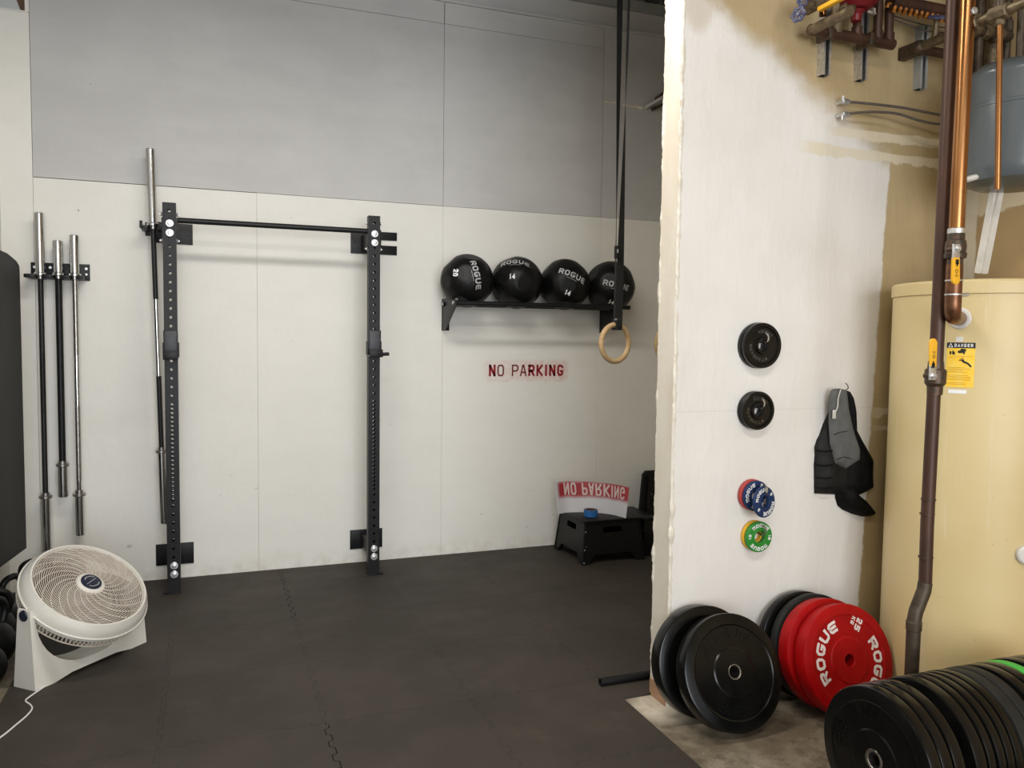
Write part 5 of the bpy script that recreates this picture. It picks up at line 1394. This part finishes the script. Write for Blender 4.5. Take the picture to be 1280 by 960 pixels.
kettlebell('black kettlebell turned edge-on beside the fan stand', -0.94, 3.96, 1.02, 1.3)
kettlebell('black kettlebell lowest at the left picture edge', -1.0, 3.74, 1.0, 1.0)

# ================================================================ FAN
FAZ, FEL = R_(48), R_(54.7)
FC = Vector((-0.526, 4.061, 0.377))
fanM = frame(FC, FAZ, FEL)
base_c = Vector((-0.56, 4.09, 0))
fan = thing('floor_fan', 'large off-white floor fan tilted up on its stand beside the rack', 'fan', base_c)
fan_inv = Matrix.Translation(-base_c)
HM = fan_inv @ fanM
def hobj(name, b, mat, parent=fan, smooth=30):
    bmesh.ops.transform(b, matrix=HM, verts=b.verts); return obj(name, b, mat, parent, smooth)
b = B(); lathe(b, [(0.243, -0.002), (0.246, 0.005), (0.252, 0.005), (0.266, -0.014), (0.276, -0.036), (0.279, -0.054), (0.273, -0.057), (0.271, -0.080), (0.264, -0.086), (0.258, -0.060), (0.250, -0.025), (0.240, -0.012)], 96, closed=True); shell = hobj('front_shell', b, 'fan_white')
b = B(); tube(b, [(0.281*math.cos(2*PI*k/96), 0.281*math.sin(2*PI*k/96), -0.054) for k in range(96)], 0.0038, 8, closed=True); hobj('rim_band', b, 'fan_white', shell)
# front grille: concentric rings and swirled ribs
b = B()
def gz(r): return -0.004+0.012*(1-(r/0.243)**2)
nr = 23
for k in range(nr):
    r = 0.056+(0.238-0.056)*k/(nr-1)
    tube(b, [(r*math.cos(2*PI*i/72), r*math.sin(2*PI*i/72), gz(r)-0.003) for i in range(72)], 0.0019, 5, closed=True)
gr = hobj('front_grille', b, 'fan_grille', fan)
b = B(); ns = 22
for k in range(ns):
    a0 = 2*PI*k/ns; pts = []
    for i in range(15):
        f_ = i/14; r = 0.056+(0.243-0.056)*f_; a_ = a0+1.15*f_**1.15
        pts.append((r*math.cos(a_), r*math.sin(a_), gz(r)+0.001))
    tube(b, pts, 0.0019, 6)
hobj('swirl_ribs', b, 'fan_grille', gr)
b = B(); lathe(b, [(0, 0.016), (0.040, 0.015), (0.054, 0.012), (0.062, 0.005), (0.062, -0.010), (0, -0.010)], 48); cap = hobj('grille_hub', b, 'fan_white', gr)
b = B(); lathe(b, [(0, 0.0185), (0.040, 0.0180), (0.0455, 0.0165), (0.0465, 0.0145), (0, 0.013)], 48); bd = hobj('badge', b, 'navy_badge', cap)
b = B()
for y0_ in (0.026, -0.026): stroke(b, [(-0.026+(0.004 if y0_ > 0 else 0), y0_*0.75), (-0.012, y0_*1.12), (0.012, y0_*1.12), (0.026, y0_*0.75)], 0.003, lambda x, y: Vector((x, y, 0.0190)), 0.01)
stroke(b, [(-0.030+0.0042*i, -0.008+0.0012*i+(0.0022 if i % 2 else -0.001)) for i in range(15)], 0.0018, lambda x, y: Vector((x, y, 0.0190)), 0.01); hobj('badge_mark', b, 'grey_print', bd)
# blades
b = B()
for k in range(5):
    a0 = 2*PI*k/5
    rows = []
    for i in range(7):
        r = 0.05+0.175*i/6
        rows.append([Vector((r*math.cos(a0+w_*(0.42)+0.25*i/6), r*math.sin(a0+w_*0.42+0.25*i/6), -0.075-0.035*w_)) for w_ in (-1, -0.33, 0.33, 1)])
    for r0, r1 in zip(rows[:-1], rows[1:]):
        for j in range(3):
            q = [r0[j], r1[j], r1[j+1], r0[j+1]]
            b.faces.new([b.verts.new(v_) for v_ in q]); b.faces.new([b.verts.new(v_-Vector((0, 0, 0.003))) for v_ in q[::-1]])
bmesh.ops.remove_doubles(b, verts=b.verts, dist=1e-5); hobj('blades', b, 'fan_blade')
b = B(); lathe(b, [(0, -0.02), (0.05, -0.022), (0.055, -0.05), (0.055, -0.14), (0, -0.145)], 32); hobj('motor_hub', b, 'fan_blade')
# rear grille
b = B(); n = 96
for k in range(n):
    a_ = 2*PI*k/n; ca, sa = math.cos(a_), math.sin(a_)
    tube(b, [(0.268*ca, 0.268*sa, -0.082), (0.266*ca, 0.266*sa, -0.112), (0.222*ca, 0.222*sa, -0.125), (0.15*ca, 0.15*sa, -0.150), (0.07*ca, 0.07*sa, -0.160)], 0.0030, 5)
for r, z in ((0.2665, -0.112), (0.220, -0.127), (0.155, -0.150), (0.10, -0.158)):
    tube(b, [(r*math.cos(2*PI*i/72), r*math.sin(2*PI*i/72), z) for i in range(72)], 0.003, 5, closed=True)
rg = hobj('rear_grille', b, 'fan_grille')
b = B(); lathe(b, [(0, -0.15), (0.075, -0.152), (0.08, -0.168), (0, -0.172)], 32); hobj('motor_cover', b, 'fan_white', rg)
# stand: local frame a (along pivot axis), h (front), z
av = Vector((math.cos(FAZ), math.sin(FAZ), 0)); hv = Vector((math.sin(FAZ), -math.cos(FAZ), 0))
pc_ = FC-fanM.col[2].to_3d()*0.075      # pivot centre
pcl = pc_-base_c
zp = pc_.z
HWs = 0.268
def stand_profile():
    U0 = 0.297; out = [(-U0-0.004, 0), (-U0-0.002, zp*0.5), (-U0, zp)]
    for k in range(9): a_ = PI-PI*k/8; out.append((-U0+0.009+0.009*math.cos(a_), zp+0.010+0.020*math.sin(a_)))
    for f_ in [i/20 for i in range(21)]:
        a_ = PI+PI*f_; cx_ = math.cos(a_); out.append((math.copysign(abs(cx_)**0.85, cx_)*(U0-0.022), 0.050+(zp-0.050)*(1-abs(math.sin(a_))**0.9)))
    for k in range(9): a_ = PI-PI*k/8; out.append((U0-0.009+0.009*math.cos(a_), zp+0.010+0.020*math.sin(a_)))
    out += [(U0, zp), (U0+0.002, zp*0.5), (U0+0.004, 0), (U0-0.09, 0), (0.12, 0.014), (-0.12, 0.014), (-U0+0.09, 0)]
    return out
b = B(); outl = stand_profile(); d0, d1 = -0.052, 0.052
verts_f = []; verts_b = []
for (u_, z_) in outl:
    k = 1.0-0.42*min(1, z_/zp)
    bow = 0.0
    cenl = Vector((pcl.x, pcl.y, 0))
    verts_f.append(b.verts.new(cenl+av*u_+hv*(d1*k*1.25)+Vector((0, 0, z_))))
    verts_b.append(b.verts.new(cenl+av*u_+hv*(d0*k*1.25)+Vector((0, 0, z_))))
n = len(outl)
b.faces.new(verts_f); b.faces.new(verts_b[::-1])
for i in range(n): b.faces.new((verts_f[i], verts_b[i], verts_b[(i+1) % n], verts_f[(i+1) % n]))
bmesh.ops.triangulate(b, faces=[f for f in b.faces if len(f.verts) > 4])
stand = obj('stand', b, 'fan_white', fan, 35)
for s in (-1, 1):
    b = B(); cA = pcl+av*s*0.296+Vector((0, 0, 0.002)); cyl(b, cA, cA+av*s*0.006, 0.025, 0.022, 24); obj('pivot_knob', b, 'navy_badge', stand)
    b = B(); cyl(b, pcl+av*s*0.235, pcl+av*s*0.285, 0.020); obj('pivot_boss', b, 'fan_white', stand)
# power cord on the floor
cw = []
def Fz(px, py, z): 
    d = FW + RT*((px-640)/F_PX) - UP*((py-480)/F_PX); return Vector((0, 0, CAM_H))+d*((z-CAM_H)/d.z)
for px, py in ((104, 829), (85, 838), (68, 850), (50, 862), (37, 871), (32, 876), (38, 881), (40, 886), (34, 894), (20, 906), (0, 922), (-40, 948)): cw.append(Fz(px, py, 0.0035)-base_c)
b = B(); tube(b, cw, 0.0033, 8, smooth_n=6); obj('power_cord', b, 'cord_white', fan)
